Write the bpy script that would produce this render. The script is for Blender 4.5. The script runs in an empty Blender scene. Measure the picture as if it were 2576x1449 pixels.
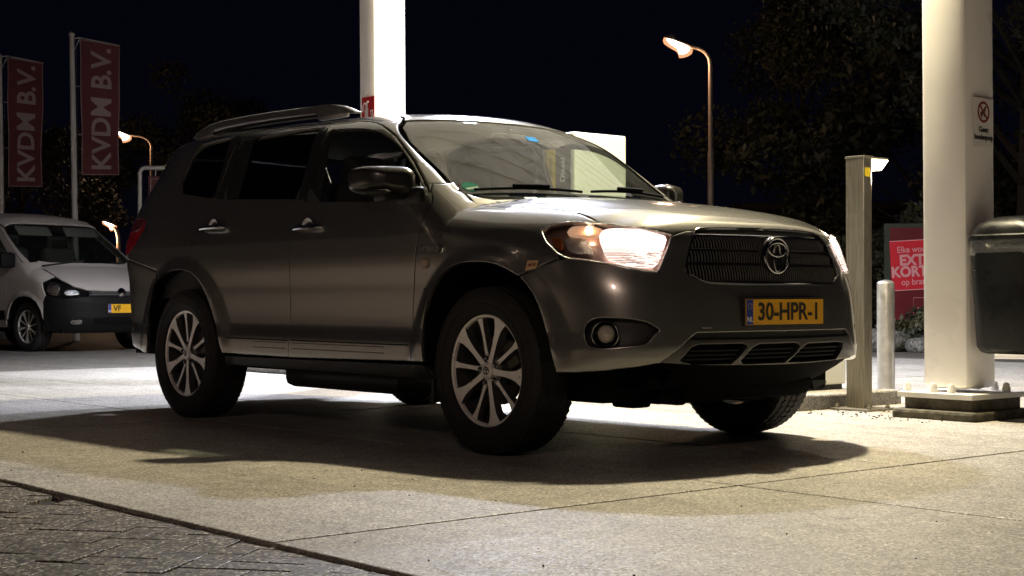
import bpy, bmesh, math, random
import numpy as np
from mathutils import Vector, Matrix
from mathutils.geometry import delaunay_2d_cdt
random.seed(7); RNG = np.random.default_rng(7)
SC = bpy.context.scene
COL = SC.collection
R = math.radians

# ------------------------------------------------------------------ camera, sky, exposure
cam_d = bpy.data.cameras.new('camera'); cam = bpy.data.objects.new('camera', cam_d); COL.objects.link(cam)
cr, cu, cf = Vector((0.64591, 0.763413, -0.001226)), Vector((0.005391, -0.002955, 0.999981)), Vector((-0.763394, 0.645904, 0.006025))
M = Matrix((cr, cu, -cf)).transposed().to_4x4(); M.translation = Vector((5.2312, -5.1881, 0.7045))
cam.matrix_world = M
cam_d.sensor_width = 36; cam_d.lens = 36 * 3803.85 / 2576
cam_d.clip_start = .05; cam_d.clip_end = 600
SC.camera = cam
SC.view_settings.view_transform = 'Standard'; SC.view_settings.look = 'None'
SC.view_settings.gamma = 1; SC.view_settings.exposure = 0; SC.view_settings.use_curve_mapping = False
world = bpy.data.worlds.new('World'); SC.world = world; world.use_nodes = True
wn = world.node_tree.nodes; bg = wn['Background']
bg.inputs[0].default_value = (.0011, .0011, .0034, 1); bg.inputs[1].default_value = 1.0   # deep navy night sky
SC.cycles.max_bounces = 8; SC.cycles.diffuse_bounces = 4; SC.cycles.glossy_bounces = 4
SC.cycles.transparent_max_bounces = 12; SC.cycles.sample_clamp_indirect = 6
SC.cycles.caustics_reflective = False; SC.cycles.caustics_refractive = False
try: SC.cycles.use_denoising = True
except Exception: pass

# strengths of the lamps (each lamp is built further down) and the van's place
W_STR, Y_STR, NEAR_FILL = 3100, 4000, 4400
VAN_LOC, VAN_RZ, VAN_S = (-14.43, 3.75, -.012), R(10.3), 1.05
# ------------------------------------------------------------------ materials
MATS = {}
def new_mat(name):
    m = bpy.data.materials.new(name); m.use_nodes = True
    nt = m.node_tree; return m, nt, nt.nodes, nt.links, nt.nodes['Principled BSDF']
def mat(name, col, rough=.5, metal=0., coat=0., spec=.5, var=0., vscale=8., bump=0., bscale=60., emit=None, estr=0., rvar=0.):
    if name in MATS: return MATS[name]
    m, nt, N, L, b = new_mat(name)
    b.inputs['Base Color'].default_value = (*col, 1); b.inputs['Roughness'].default_value = rough
    b.inputs['Metallic'].default_value = metal; b.inputs['Specular IOR Level'].default_value = spec
    if coat: b.inputs['Coat Weight'].default_value = coat; b.inputs['Coat Roughness'].default_value = .04
    if emit: b.inputs['Emission Color'].default_value = (*emit, 1); b.inputs['Emission Strength'].default_value = estr
    if var or bump or rvar:
        tc = N.new('ShaderNodeTexCoord')
    if var or rvar:
        nz = N.new('ShaderNodeTexNoise'); nz.inputs['Scale'].default_value = vscale; nz.inputs['Detail'].default_value = 6
        L.new(tc.outputs['Object'], nz.inputs['Vector'])
    if var:
        mr = N.new('ShaderNodeMapRange'); mr.inputs[1].default_value = .25; mr.inputs[2].default_value = .75
        mr.inputs[3].default_value = 1 - var; mr.inputs[4].default_value = 1 + var
        L.new(nz.outputs['Fac'], mr.inputs[0])
        mx = N.new('ShaderNodeMix'); mx.data_type = 'RGBA'; mx.blend_type = 'MULTIPLY'; mx.inputs[0].default_value = 1
        mx.inputs[6].default_value = (*col, 1); L.new(mr.outputs[0], mx.inputs[7]); L.new(mx.outputs[2], b.inputs['Base Color'])
    if rvar:
        mr2 = N.new('ShaderNodeMapRange'); mr2.inputs[1].default_value = .3; mr2.inputs[2].default_value = .7
        mr2.inputs[3].default_value = max(rough - rvar, .02); mr2.inputs[4].default_value = rough + rvar
        L.new(nz.outputs['Fac'], mr2.inputs[0]); L.new(mr2.outputs[0], b.inputs['Roughness'])
    if bump:
        n2 = N.new('ShaderNodeTexNoise'); n2.inputs['Scale'].default_value = bscale; n2.inputs['Detail'].default_value = 4
        L.new(tc.outputs['Object'], n2.inputs['Vector'])
        bp = N.new('ShaderNodeBump'); bp.inputs['Strength'].default_value = bump; bp.inputs['Distance'].default_value = .01
        L.new(n2.outputs['Fac'], bp.inputs['Height']); L.new(bp.outputs[0], b.inputs['Normal'])
    MATS[name] = m; return m
def speckle_mat(name, base, dark, light, scale, rough, stain=.25, bump=.35, spec=.3):
    """exposed-aggregate surface: fine grain of dark and pale grit, broad stains, uneven gloss"""
    m, nt, N, L, b = new_mat(name)
    geo = N.new('ShaderNodeNewGeometry'); P = geo.outputs['Position']
    vo = N.new('ShaderNodeTexVoronoi'); vo.inputs['Scale'].default_value = scale; L.new(P, vo.inputs['Vector'])
    sep = N.new('ShaderNodeSeparateColor'); L.new(vo.outputs['Color'], sep.inputs[0])
    cr_ = N.new('ShaderNodeValToRGB'); e = cr_.color_ramp.elements
    e[0].position = 0; e[0].color = (*dark, 1); e[1].position = 1; e[1].color = (*light, 1)
    for p_, c_ in ((.30, [(a + c) / 2 for a, c in zip(dark, base)]), (.45, base), (.8, base)):
        k = e.new(p_); k.color = (*c_, 1)
    L.new(sep.outputs[0], cr_.inputs[0])
    n1 = N.new('ShaderNodeTexNoise'); n1.inputs['Scale'].default_value = 1.1; n1.inputs['Detail'].default_value = 7; n1.inputs['Roughness'].default_value = .62; L.new(P, n1.inputs['Vector'])
    n3 = N.new('ShaderNodeTexNoise'); n3.inputs['Scale'].default_value = 9; n3.inputs['Detail'].default_value = 5; L.new(P, n3.inputs['Vector'])
    ad = N.new('ShaderNodeMath'); ad.operation = 'ADD'; L.new(n1.outputs['Fac'], ad.inputs[0]); L.new(n3.outputs['Fac'], ad.inputs[1])
    mr = N.new('ShaderNodeMapRange'); mr.inputs[1].default_value = .7; mr.inputs[2].default_value = 1.3
    mr.inputs[3].default_value = 1 - stain; mr.inputs[4].default_value = 1 + stain * .6; L.new(ad.outputs[0], mr.inputs[0])
    mpv = N.new('ShaderNodeMapping'); mpv.inputs['Scale'].default_value = (.25, 2.2, 1); L.new(P, mpv.inputs[0])
    n4 = N.new('ShaderNodeTexNoise'); n4.inputs['Scale'].default_value = 1.6; n4.inputs['Detail'].default_value = 6; n4.inputs['Roughness'].default_value = .7; L.new(mpv.outputs[0], n4.inputs['Vector'])
    mr4 = N.new('ShaderNodeMapRange'); mr4.inputs[1].default_value = .3; mr4.inputs[2].default_value = .5; mr4.inputs[3].default_value = 1 - stain; mr4.inputs[4].default_value = 1; L.new(n4.outputs['Fac'], mr4.inputs[0])
    mq = N.new('ShaderNodeMath'); mq.operation = 'MULTIPLY'; L.new(mr.outputs[0], mq.inputs[0]); L.new(mr4.outputs[0], mq.inputs[1]); mr = mq
    # oil drips and gum: rare small dark blots of their own
    vb_ = N.new('ShaderNodeTexVoronoi'); vb_.inputs['Scale'].default_value = 3.1; vb_.inputs['Randomness'].default_value = 1
    wv = N.new('ShaderNodeVectorMath'); wv.operation = 'MULTIPLY_ADD'; wv.inputs[1].default_value = (.05, .05, 0); L.new(n3.outputs['Color'], wv.inputs[0]); L.new(P, wv.inputs[2]); L.new(wv.outputs[0], vb_.inputs['Vector'])
    sb = N.new('ShaderNodeSeparateColor'); L.new(vb_.outputs['Color'], sb.inputs[0])
    rad = N.new('ShaderNodeMapRange'); rad.inputs[1].default_value = .6; rad.inputs[2].default_value = 1; rad.inputs[3].default_value = .0005; rad.inputs[4].default_value = .13; L.new(sb.outputs[0], rad.inputs[0])
    dv_ = N.new('ShaderNodeMath'); dv_.operation = 'DIVIDE'; L.new(vb_.outputs['Distance'], dv_.inputs[0]); L.new(rad.outputs[0], dv_.inputs[1])
    bl = N.new('ShaderNodeMapRange'); bl.inputs[1].default_value = .55; bl.inputs[2].default_value = 1; bl.inputs[3].default_value = .62; bl.inputs[4].default_value = 1; L.new(dv_.outputs[0], bl.inputs[0])
    mq2 = N.new('ShaderNodeMath'); mq2.operation = 'MULTIPLY'; L.new(mr.outputs[0], mq2.inputs[0]); L.new(bl.outputs[0], mq2.inputs[1]); mr = mq2
    mx = N.new('ShaderNodeMix'); mx.data_type = 'RGBA'; mx.blend_type = 'MULTIPLY'; mx.inputs[0].default_value = 1
    L.new(cr_.outputs[0], mx.inputs[6]); L.new(mr.outputs[0], mx.inputs[7]); L.new(mx.outputs[2], b.inputs['Base Color'])
    mr2 = N.new('ShaderNodeMapRange'); mr2.inputs[3].default_value = rough - .18; mr2.inputs[4].default_value = rough + .15
    L.new(sep.outputs[1], mr2.inputs[0]); L.new(mr2.outputs[0], b.inputs['Roughness'])
    bp = N.new('ShaderNodeBump'); bp.inputs['Strength'].default_value = bump; bp.inputs['Distance'].default_value = .004; b.inputs['Specular IOR Level'].default_value = spec
    L.new(sep.outputs[2], bp.inputs['Height']); L.new(bp.outputs[0], b.inputs['Normal'])
    MATS[name] = m; return m
def glass_mat(name, tint, dust=0., wiper=False, ior=1.5, boost=0.):
    """thin pane: see-through by its tint, mirror-like by Fresnel, with a film of dust where the wiper does not reach"""
    m, nt, N, L, b = new_mat(name); N.remove(b); out = N['Material Output']
    tr = N.new('ShaderNodeBsdfTransparent'); tr.inputs[0].default_value = (*tint, 1)
    gl = N.new('ShaderNodeBsdfGlossy'); gl.inputs['Roughness'].default_value = .012
    lw = N.new('ShaderNodeLayerWeight'); lw.inputs[0].default_value = .5
    pw = N.new('ShaderNodeMath'); pw.operation = 'POWER'; pw.inputs[1].default_value = 5; L.new(lw.outputs['Facing'], pw.inputs[0])
    f0 = ((ior - 1) / (ior + 1)) ** 2 + boost
    fr = N.new('ShaderNodeMath'); fr.operation = 'MULTIPLY_ADD'; fr.inputs[1].default_value = 1 - f0; fr.inputs[2].default_value = f0; L.new(pw.outputs[0], fr.inputs[0])
    ms = N.new('ShaderNodeMixShader'); L.new(fr.outputs[0], ms.inputs[0])
    L.new(tr.outputs[0], ms.inputs[1]); L.new(gl.outputs[0], ms.inputs[2])
    last = ms.outputs[0]
    if dust:
        di = N.new('ShaderNodeBsdfDiffuse'); di.inputs[0].default_value = (.55, .56, .55, 1)
        tc = N.new('ShaderNodeTexCoord'); nz = N.new('ShaderNodeTexNoise'); nz.inputs['Scale'].default_value = 6; nz.inputs['Detail'].default_value = 8
        L.new(tc.outputs['Object'], nz.inputs['Vector'])
        mr = N.new('ShaderNodeMapRange'); mr.inputs[1].default_value = .3; mr.inputs[2].default_value = .8; mr.inputs[3].default_value = dust * .5; mr.inputs[4].default_value = dust * 1.3
        L.new(nz.outputs['Fac'], mr.inputs[0]); fac = mr.outputs[0]
        vo = N.new('ShaderNodeTexVoronoi'); vo.inputs['Scale'].default_value = 26; L.new(tc.outputs['Object'], vo.inputs['Vector'])
        sp = N.new('ShaderNodeMath'); sp.operation = 'LESS_THAN'; sp.inputs[1].default_value = .07; L.new(vo.outputs['Distance'], sp.inputs[0])
        sc_ = N.new('ShaderNodeSeparateColor'); L.new(vo.outputs['Color'], sc_.inputs[0])
        g2 = N.new('ShaderNodeMath'); g2.operation = 'GREATER_THAN'; g2.inputs[1].default_value = .72; L.new(sc_.outputs[0], g2.inputs[0])
        m3 = N.new('ShaderNodeMath'); m3.operation = 'MULTIPLY'; L.new(sp.outputs[0], m3.inputs[0]); L.new(g2.outputs[0], m3.inputs[1])
        m4 = N.new('ShaderNodeMath'); m4.operation = 'MULTIPLY'; m4.inputs[1].default_value = .22; L.new(m3.outputs[0], m4.inputs[0])
        if wiper:
            se = N.new('ShaderNodeSeparateXYZ'); L.new(tc.outputs['Object'], se.inputs[0])
            res = None
            for (cy, rad) in ((-.12, .60), (.50, .62)):
                cb = N.new('ShaderNodeCombineXYZ'); L.new(se.outputs[1], cb.inputs[0])
                z2 = N.new('ShaderNodeMath'); z2.operation = 'MULTIPLY_ADD'; z2.inputs[1].default_value = 1.75; z2.inputs[2].default_value = -1.75 * 1.19
                L.new(se.outputs[2], z2.inputs[0]); L.new(z2.outputs[0], cb.inputs[1])
                ds = N.new('ShaderNodeVectorMath'); ds.operation = 'DISTANCE'; ds.inputs[1].default_value = (cy, 0, 0); L.new(cb.outputs[0], ds.inputs[0])
                st = N.new('ShaderNodeMapRange'); st.interpolation_type = 'SMOOTHSTEP'; st.inputs[1].default_value = rad - .006; st.inputs[2].default_value = rad + .006
                st.inputs[3].default_value = .22; st.inputs[4].default_value = 1; L.new(ds.outputs['Value'], st.inputs[0])
                if res is None: res = st.outputs[0]
                else:
                    mn = N.new('ShaderNodeMath'); mn.operation = 'MINIMUM'; L.new(res, mn.inputs[0]); L.new(st.outputs[0], mn.inputs[1]); res = mn.outputs[0]
            mm = N.new('ShaderNodeMath'); mm.operation = 'MULTIPLY'; L.new(fac, mm.inputs[0]); L.new(res, mm.inputs[1]); fac = mm.outputs[0]
        mxx = N.new('ShaderNodeMath'); mxx.operation = 'MAXIMUM'; L.new(fac, mxx.inputs[0]); L.new(m4.outputs[0], mxx.inputs[1])
        m2 = N.new('ShaderNodeMixShader'); L.new(mxx.outputs[0], m2.inputs[0]); L.new(last, m2.inputs[1]); L.new(di.outputs[0], m2.inputs[2]); last = m2.outputs[0]
    L.new(last, out.inputs[0]); MATS[name] = m; return m
def emit_mat(name, col, s):
    m, nt, N, L, b = new_mat(name)
    b.inputs['Base Color'].default_value = (*[min(c * .6, .8) for c in col], 1); b.inputs['Roughness'].default_value = .4
    b.inputs['Emission Color'].default_value = (*col, 1); b.inputs['Emission Strength'].default_value = s
    MATS[name] = m; return m

# metallic paint with clear coat, road film low down
def paint_mat():
    m, nt, N, L, b = new_mat('grey_metallic_paint')
    tc = N.new('ShaderNodeTexCoord')
    nz = N.new('ShaderNodeTexNoise'); nz.inputs['Scale'].default_value = 900; nz.inputs['Detail'].default_value = 2; L.new(tc.outputs['Object'], nz.inputs['Vector'])
    n2 = N.new('ShaderNodeTexNoise'); n2.inputs['Scale'].default_value = 5; n2.inputs['Detail'].default_value = 7; L.new(tc.outputs['Object'], n2.inputs['Vector'])
    cr_ = N.new('ShaderNodeValToRGB'); cr_.color_ramp.elements[0].color = PAINT_A; cr_.color_ramp.elements[1].color = PAINT_B
    cr_.color_ramp.elements[0].position = .3; cr_.color_ramp.elements[1].position = .7; L.new(nz.outputs['Fac'], cr_.inputs[0])
    L.new(cr_.outputs[0], b.inputs['Base Color'])
    b.inputs['Metallic'].default_value = .80; b.inputs['Roughness'].default_value = .27
    b.inputs['Coat Weight'].default_value = 1; b.inputs['Coat IOR'].default_value = 1.45
    mr = N.new('ShaderNodeMapRange'); mr.inputs[1].default_value = .35; mr.inputs[2].default_value = .7; mr.inputs[3].default_value = .03; mr.inputs[4].default_value = .10
    L.new(n2.outputs['Fac'], mr.inputs[0]); L.new(mr.outputs[0], b.inputs['Coat Roughness'])
    MATS['paint'] = m; return m
PAINT_A = (.22, .214, .195, 1); PAINT_B = (.32, .314, .286, 1)
PAINT = paint_mat()
BLACK = mat('black_plastic', (.012, .012, .013), .45, var=.3, vscale=30)
MATTE = mat('matt_black', (.004, .004, .004), .9, spec=.1)
RUBBER = mat('tyre_rubber', (.014, .013, .013), .75, var=.3, vscale=20, bump=.1, bscale=120)
ALLOY = mat('machined_alloy', (.88, .84, .81), .36, .3, var=.18, vscale=14, rvar=.1)
ALLOYD = mat('painted_alloy', (.17, .165, .16), .4, .8, var=.15, vscale=14)
CHROME = mat('chrome', (.75, .75, .75), .08, 1.)
DKCHROME = mat('dark_chrome', (.24, .24, .245), .16, 1.)
MIRRORM = mat('mirror_dark_paint', (.035, .034, .031), .3, .3, coat=.6)
BADGEM = mat('badge_chrome', (.36, .36, .37), .12, 1.)
GRILLEM = mat('grille_grey', (.20, .195, .185), .35, .4, var=.2, vscale=25)
IRON = mat('cast_iron', (.10, .085, .075), .55, .7, var=.3, vscale=30)
RAILM = mat('roof_rail_silver', (.33, .33, .33), .38, .85)
SKIDM = mat('skid_silver', (.085, .083, .078), .36, .7, coat=.5, var=.1, vscale=12)
CLOTH = mat('grey_upholstery', (.09, .085, .08), .9, var=.2, vscale=40)
DASH = mat('dash_plastic', (.022, .022, .021), .7, var=.2, vscale=40, bump=.1, bscale=200)
WSG = glass_mat('windscreen_glass', (.80, .88, .82), dust=.11, wiper=True, boost=.13)
SIDEG = glass_mat('side_glass', (.55, .60, .57), dust=.015)
TINTG = glass_mat('privacy_glass', (.010, .0105, .012), dust=.004)
CLEAR = glass_mat('clear_lens', (.95, .95, .95), ior=1.45)
REDL = mat('red_lens', (.35, .012, .018), .12, coat=.6, var=.2, vscale=60)
REDCLEAR = mat('smoked_red_lens', (.16, .03, .035), .12, coat=.6)
AMBER = mat('amber_lens', (.75, .20, .03), .2, coat=.4)
YPLATE = mat('plate_yellow', (.80, .42, .02), .35, var=.06, vscale=20)
BPLATE = mat('plate_blue', (.01, .04, .32), .35)
INK = mat('black_ink', (.012, .011, .010), .5)
WHITEP = mat('white_print', (.75, .74, .72), .5)

# ------------------------------------------------------------------ object helpers
def finish(o, parent=None, label=None, cat=None, group=None, kind=None):
    COL.objects.link(o)
    if parent is not None: o.parent = parent
    if label: o['label'] = label
    if cat: o['category'] = cat
    if group: o['group'] = group
    if kind: o['kind'] = kind
    return o
def thing(name, label, cat, loc=(0, 0, 0), rz=0, group=None):
    o = bpy.data.objects.new(name, None); o.empty_display_size = .2
    o.location = loc; o.rotation_euler = (0, 0, rz)
    return finish(o, None, label, cat, group)
class MB:
    def __init__(s): s.v = []; s.f = []; s.m = []; s.cur = 0; s.sm = []; s.smooth = False
    def add(s, V, F):
        k = len(s.v); s.v.extend([tuple(map(float, q)) for q in V])
        for f in F: s.f.append(tuple(i + k for i in f)); s.m.append(s.cur); s.sm.append(s.smooth)
        return s
    def box(s, c, d, mtx=None, ch=0.):
        """box centred at c, size d, optional chamfer"""
        hx, hy, hz = d[0] / 2, d[1] / 2, d[2] / 2
        if ch <= 0:
            V = [(x, y, z) for x in (-hx, hx) for y in (-hy, hy) for z in (-hz, hz)]
            F = [(0, 1, 3, 2), (4, 6, 7, 5), (0, 4, 5, 1), (2, 3, 7, 6), (0, 2, 6, 4), (1, 5, 7, 3)]
        else:
            bm = bmesh.new(); bmesh.ops.create_cube(bm, size=1)
            for v in bm.verts: v.co = Vector((v.co.x * d[0], v.co.y * d[1], v.co.z * d[2]))
            bmesh.ops.bevel(bm, geom=list(bm.edges), offset=ch, segments=2, profile=.5, affect='EDGES')
            bm.verts.index_update(); V = [tuple(v.co) for v in bm.verts]; F = [tuple(v.index for v in f.verts) for f in bm.faces]; bm.free()
        if mtx is not None: V = [tuple(mtx @ Vector(q)) for q in V]
        return s.add([(x + c[0], y + c[1], z + c[2]) for x, y, z in V], F)
    def tube(s, pts, r, n=10, cap=True, closed=False):
        pts = [Vector(p) for p in pts]; rs = r if isinstance(r, (list, tuple)) else [r] * len(pts)
        V = []; up = None; m = len(pts)
        for i, p in enumerate(pts):
            if closed: t = (pts[(i + 1) % m] - pts[i - 1]).normalized()
            else: t = (pts[min(i + 1, m - 1)] - pts[max(i - 1, 0)]).normalized()
            if up is None: up = Vector((0, 0, 1)) if abs(t.z) < .9 else Vector((1, 0, 0))
            a = (up - t * up.dot(t)).normalized(); b = t.cross(a); up = a
            for k in range(n):
                th = 2 * math.pi * k / n; V.append(p + (a * math.cos(th) + b * math.sin(th)) * rs[i])
        F = []
        for i in range(m if closed else m - 1):
            j = (i + 1) % m
            for k in range(n): F.append((i * n + k, i * n + (k + 1) % n, j * n + (k + 1) % n, j * n + k))
        if cap and not closed: F += [tuple(range(n - 1, -1, -1)), tuple((m - 1) * n + k for k in range(n))]
        sm = s.smooth; s.smooth = True; s.add(V, F); s.smooth = sm; return s
    def lathe(s, prof, n=32, axis='z', c=(0, 0, 0), closed=False, cap=False):
        """prof: (radius, height) pairs revolved about an axis through c"""
        V = []
        for r_, h in prof:
            for k in range(n):
                th = 2 * math.pi * k / n; a, b = r_ * math.cos(th), r_ * math.sin(th)
                q = (a, b, h) if axis == 'z' else ((a, h, b) if axis == 'y' else (h, a, b))
                V.append((q[0] + c[0], q[1] + c[1], q[2] + c[2]))
        F = []; m = len(prof)
        for i in range(m if closed else m - 1):
            j = (i + 1) % m
            for k in range(n): F.append((i * n + k, i * n + (k + 1) % n, j * n + (k + 1) % n, j * n + k))
        if cap: F += [tuple(range(n - 1, -1, -1)), tuple((m - 1) * n + k for k in range(n))]
        sm = s.smooth; s.smooth = True; s.add(V, F); s.smooth = sm; return s
    def prism(s, poly, O, U, W, D):
        """polygon (u,w) in the plane O+u*U+w*W, thickened along D"""
        O, U, W, D = Vector(O), Vector(U), Vector(W), Vector(D); n = len(poly)
        A = [O + U * u + W * w for u, w in poly]; V = A + [p + D for p in A]
        F = [tuple(range(n - 1, -1, -1)), tuple(range(n, 2 * n))] + [(i, (i + 1) % n, n + (i + 1) % n, n + i) for i in range(n)]
        return s.add(V, F)
    def build(s, name, mats, parent=None, label=None, cat=None, group=None, kind=None, loc=None, fixn=True, sharp=35):
        me = bpy.data.meshes.new(name); me.from_pydata(s.v, [], s.f)
        for m in (mats if isinstance(mats, (list, tuple)) else [mats]): me.materials.append(m)
        me.polygons.foreach_set('material_index', s.m); me.polygons.foreach_set('use_smooth', s.sm)
        if fixn:
            bm = bmesh.new(); bm.from_mesh(me); bmesh.ops.recalc_face_normals(bm, faces=bm.faces)
            for e in bm.edges:
                if len(e.link_faces) == 2 and e.calc_face_angle(0) > R(sharp): e.smooth = False
            bm.to_mesh(me); bm.free()
        me.update(); o = bpy.data.objects.new(name, me)
        if loc is not None: o.location = loc
        return finish(o, parent, label, cat, group, kind)
def rbox(name, c, d, ch, m, parent=None, **k):
    b = MB(); b.box(c, d, None, ch); return b.build(name, m, parent, **k)
def text(name, body, size, O, U, W, m, parent=None, bold=0., sx=1., align='CENTER', ext=.0006, **k):
    cu_ = bpy.data.curves.new(name, 'FONT'); cu_.body = body; cu_.size = size; cu_.align_x = align; cu_.align_y = 'CENTER'
    cu_.offset = bold; cu_.extrude = ext; cu_.resolution_u = 3
    t = bpy.data.objects.new(name, cu_); COL.objects.link(t)
    dg = bpy.context.evaluated_depsgraph_get(); me = bpy.data.meshes.new_from_object(t.evaluated_get(dg))
    bpy.data.objects.remove(t); bpy.data.curves.remove(cu_)
    U, W = Vector(U).normalized(), Vector(W).normalized(); Nn = U.cross(W)
    X = Matrix((U * sx, W, Nn)).transposed().to_4x4(); X.translation = Vector(O)
    me.transform(X); me.materials.clear(); me.materials.append(m); me.name = name
    return finish(bpy.data.objects.new(name, me), parent, **k)
def copy_tree(o, parent=None):
    c = o.copy(); COL.objects.link(c)
    if parent is not None: c.parent = parent
    for ch in [q for q in o.children]: copy_tree(ch, c)
    return c

# ------------------------------------------------------------------ shaped car bodies: one smooth solid per car, panels cut from its skin
def pchip(xs,ys):
    xs=np.array(xs,float);ys=np.array(ys,float)
    h=np.diff(xs);d=np.diff(ys)/h
    m=np.zeros(len(xs));m[0]=d[0];m[-1]=d[-1]
    for i in range(1,len(xs)-1):
        if d[i-1]*d[i]>0:
            w1=2*h[i]+h[i-1];w2=h[i]+2*h[i-1]
            m[i]=(w1+w2)/(w1/d[i-1]+w2/d[i])
    def f(q):
        q=np.clip(q,xs[0],xs[-1]);i=np.clip(np.searchsorted(xs,q)-1,0,len(h)-1)
        t=(q-xs[i])/h[i]
        return ((1+2*t)*(1-t)**2)*ys[i]+t*(1-t)**2*h[i]*m[i]+t*t*(3-2*t)*ys[i+1]+t*t*(t-1)*h[i]*m[i+1]
    return f
def sstep(a,b,x):
    t=np.clip((x-a)/(b-a),0,1);return t*t*(3-2*t)
def smax(a,b,k):
    h=np.maximum(k-np.abs(a-b),0)/k
    return np.maximum(a,b)+h*h*k*.25
def smin(a,b,k): return -smax(-a,-b,k)
Wz=pchip([.18,.28,.35,.42,.48,.56,.75,.92,1.00,1.06,1.12,1.20,1.30,1.45,1.62,1.72,1.85],
         [.85,.905,.925,.932,.933,.923,.930,.940,.940,.930,.915,.895,.864,.812,.755,.71,.65])
NOSE=pchip([.20,.28,.34,.40,.46,.53,.64,.72,.78,.82,.885,.94,.99,1.05],
           [.62,.78,.885,.93,.945,.948,.938,.925,.91,.90,.885,.872,.85,.81])
X0F=pchip([.5,.75,.95,1.1],[.30,.25,.10,.05])
NF=pchip([.4,.7,.9],[2.6,2.6,2.5])
TAIL=pchip([.25,.35,.5,.75,.88,1.0,1.15,1.4,1.6,1.7],[-3.70,-3.78,-3.85,-3.88,-3.88,-3.86,-3.80,-3.70,-3.61,-3.56])
HOOD=pchip([-.6,-.45,0,.3,.5,.6,.7,.8,.88,.95],[1.205,1.195,1.168,1.142,1.115,1.097,1.073,1.04,1.00,.95])
ROOF=pchip([-3.8,-3.5,-3.2,-2.7,-2.2,-1.7,-1.4,-1.15,-.9,-.5],[1.62,1.685,1.712,1.728,1.728,1.722,1.708,1.685,1.645,1.56])
def flare(x,z,xc):
    d=np.hypot(x-xc,z-.37)
    return .020*(1-sstep(.485,.575,d))*sstep(.25,.40,z)
def width(x,z):
    w=Wz(z)
    fr=sstep(-.5,.5,x)*sstep(.85,1.1,z)     # the upper wing draws in towards the nose
    w=w-.035*fr
    w=w-.012*sstep(-2.5,-3.9,x)*sstep(1.0,1.5,z)
    # wing behind the front arch and ahead of the rear arch swell a little
    w=w+flare(x,z,0)+flare(x,z,-2.79)
    return w
def hood(x,y):
    a=np.abs(y)
    return HOOD(x)-.055*(a/.72)**2.6+.012*(1-sstep(.42,.56,a))*sstep(.7,-.2,x)
def wscreen(x,y):
    return 1.227+.655*(-.446+.13*(1-(y/.706)**2)-x)
def roof(x,y):
    return ROOF(x)-(.060-.025*sstep(-1.6,-2.8,x))*(np.abs(y)/.62)**2.4
def body(P):
    x,y,z=P[...,0],P[...,1],P[...,2]
    w=width(x,z);a=np.abs(y)/w
    n=NF(z);x0=X0F(z);L=NOSE(z)-x0
    xf=np.maximum(x-x0,0)/L
    g=(a**n+xf**n+1e-12)**(1/n)
    nr=4.2+1.0*sstep(.8,1.1,z)-1.4*sstep(1.2,1.55,z);xr=np.maximum(-2.9-x,0)/(-2.9-TAIL(z))
    g2=(a**nr+xr**nr+1e-12)**(1/nr)
    fp=w*(np.maximum(g,g2)-1)
    T=smin(np.maximum(hood(x,y),wscreen(x,y)),roof(x,y),.06)
    ft=(z-T)*np.where(wscreen(x,y)>hood(x,y),.9,1.0)
    k=.09+.10*sstep(-.75,-.1,x)
    k=k*(1-.6*sstep(.55,.75,x))
    f=smax(fp,ft,k)
    return np.maximum(f,.24-z)
def cast(O,D,t0=0.,t1=12.,n=400,f=body):
    O=np.asarray(O,float);D=np.asarray(D,float)
    ts=np.linspace(t0,t1,n)
    P=O[:,None,:]+ts[None,:,None]*D[:,None,:]
    F=f(P);neg=F<0
    hit=neg.any(1);i=np.maximum(neg.argmax(1),1)
    lo=ts[i-1];hi=ts[i]
    for _ in range(30):
        m=.5*(lo+hi);v=f(O+m[:,None]*D)
        lo=np.where(v<0,lo,m);hi=np.where(v<0,m,hi)
    R=O+hi[:,None]*D
    R[~hit]=np.nan
    return R,F.min(1)

CH = {'S': ((0, 1, 0), (1, 0, 0), (0, 0, 1), -1.3, -.05), 'D': ((-.70711, .70711, 0), (.70711, .70711, 0), (0, 0, 1), -1.5, .4),
      'T': ((0, 0, -1), (1, 0, 0), (0, 1, 0), -2.1, -.5), 'F': ((-1, 0, 0), (0, 1, 0), (0, 0, 1), -1.4, .2),
      'W': ((-.548, 0, -.8365), (0, 1, 0), (-.8365, 0, .548), -1.4, -.2), 'RD': ((.70711, .70711, 0), (.70711, -.70711, 0), (0, 0, 1), -3.8, -1.9),
      'B': ((1, 0, 0), (0, 1, 0), (0, 0, 1), -4.3, -3.0)}
def uv(ch, P):
    d, U, V, s0, s1 = CH[ch]; P = np.asarray(P, float)
    return P if P.shape[-1] == 2 else np.stack([P @ np.array(U), P @ np.array(V)], -1)
def onto(ch, Q, inset=0., field=None):
    field = field or body
    d, U, V, s0, s1 = CH[ch]; d, U, V = np.array(d, float), np.array(U, float), np.array(V, float)
    Q = uv(ch, Q); O = Q[:, :1] * U + Q[:, 1:] * V + s0 * d
    f = (lambda P: field(P) + inset) if inset else field
    P, _ = cast(O, np.repeat(d[None], len(O), 0), 0., s1 - s0, 70, f)
    return P
def grad(P, field):
    e = 2e-3; g = np.stack([field(P + e * np.eye(3)[i]) - field(P - e * np.eye(3)[i]) for i in range(3)], -1)
    return g / np.linalg.norm(g, axis=1, keepdims=True)
def chaikin(P, n):
    for _ in range(n):
        Q = np.roll(P, -1, 0); P = np.stack([.78 * P + .22 * Q, .22 * P + .78 * Q], 1).reshape(-1, 2)
    return P
def area2(P): return .5 * np.sum(P[:, 0] * np.roll(P[:, 1], -1) - np.roll(P[:, 0], -1) * P[:, 1])
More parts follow.
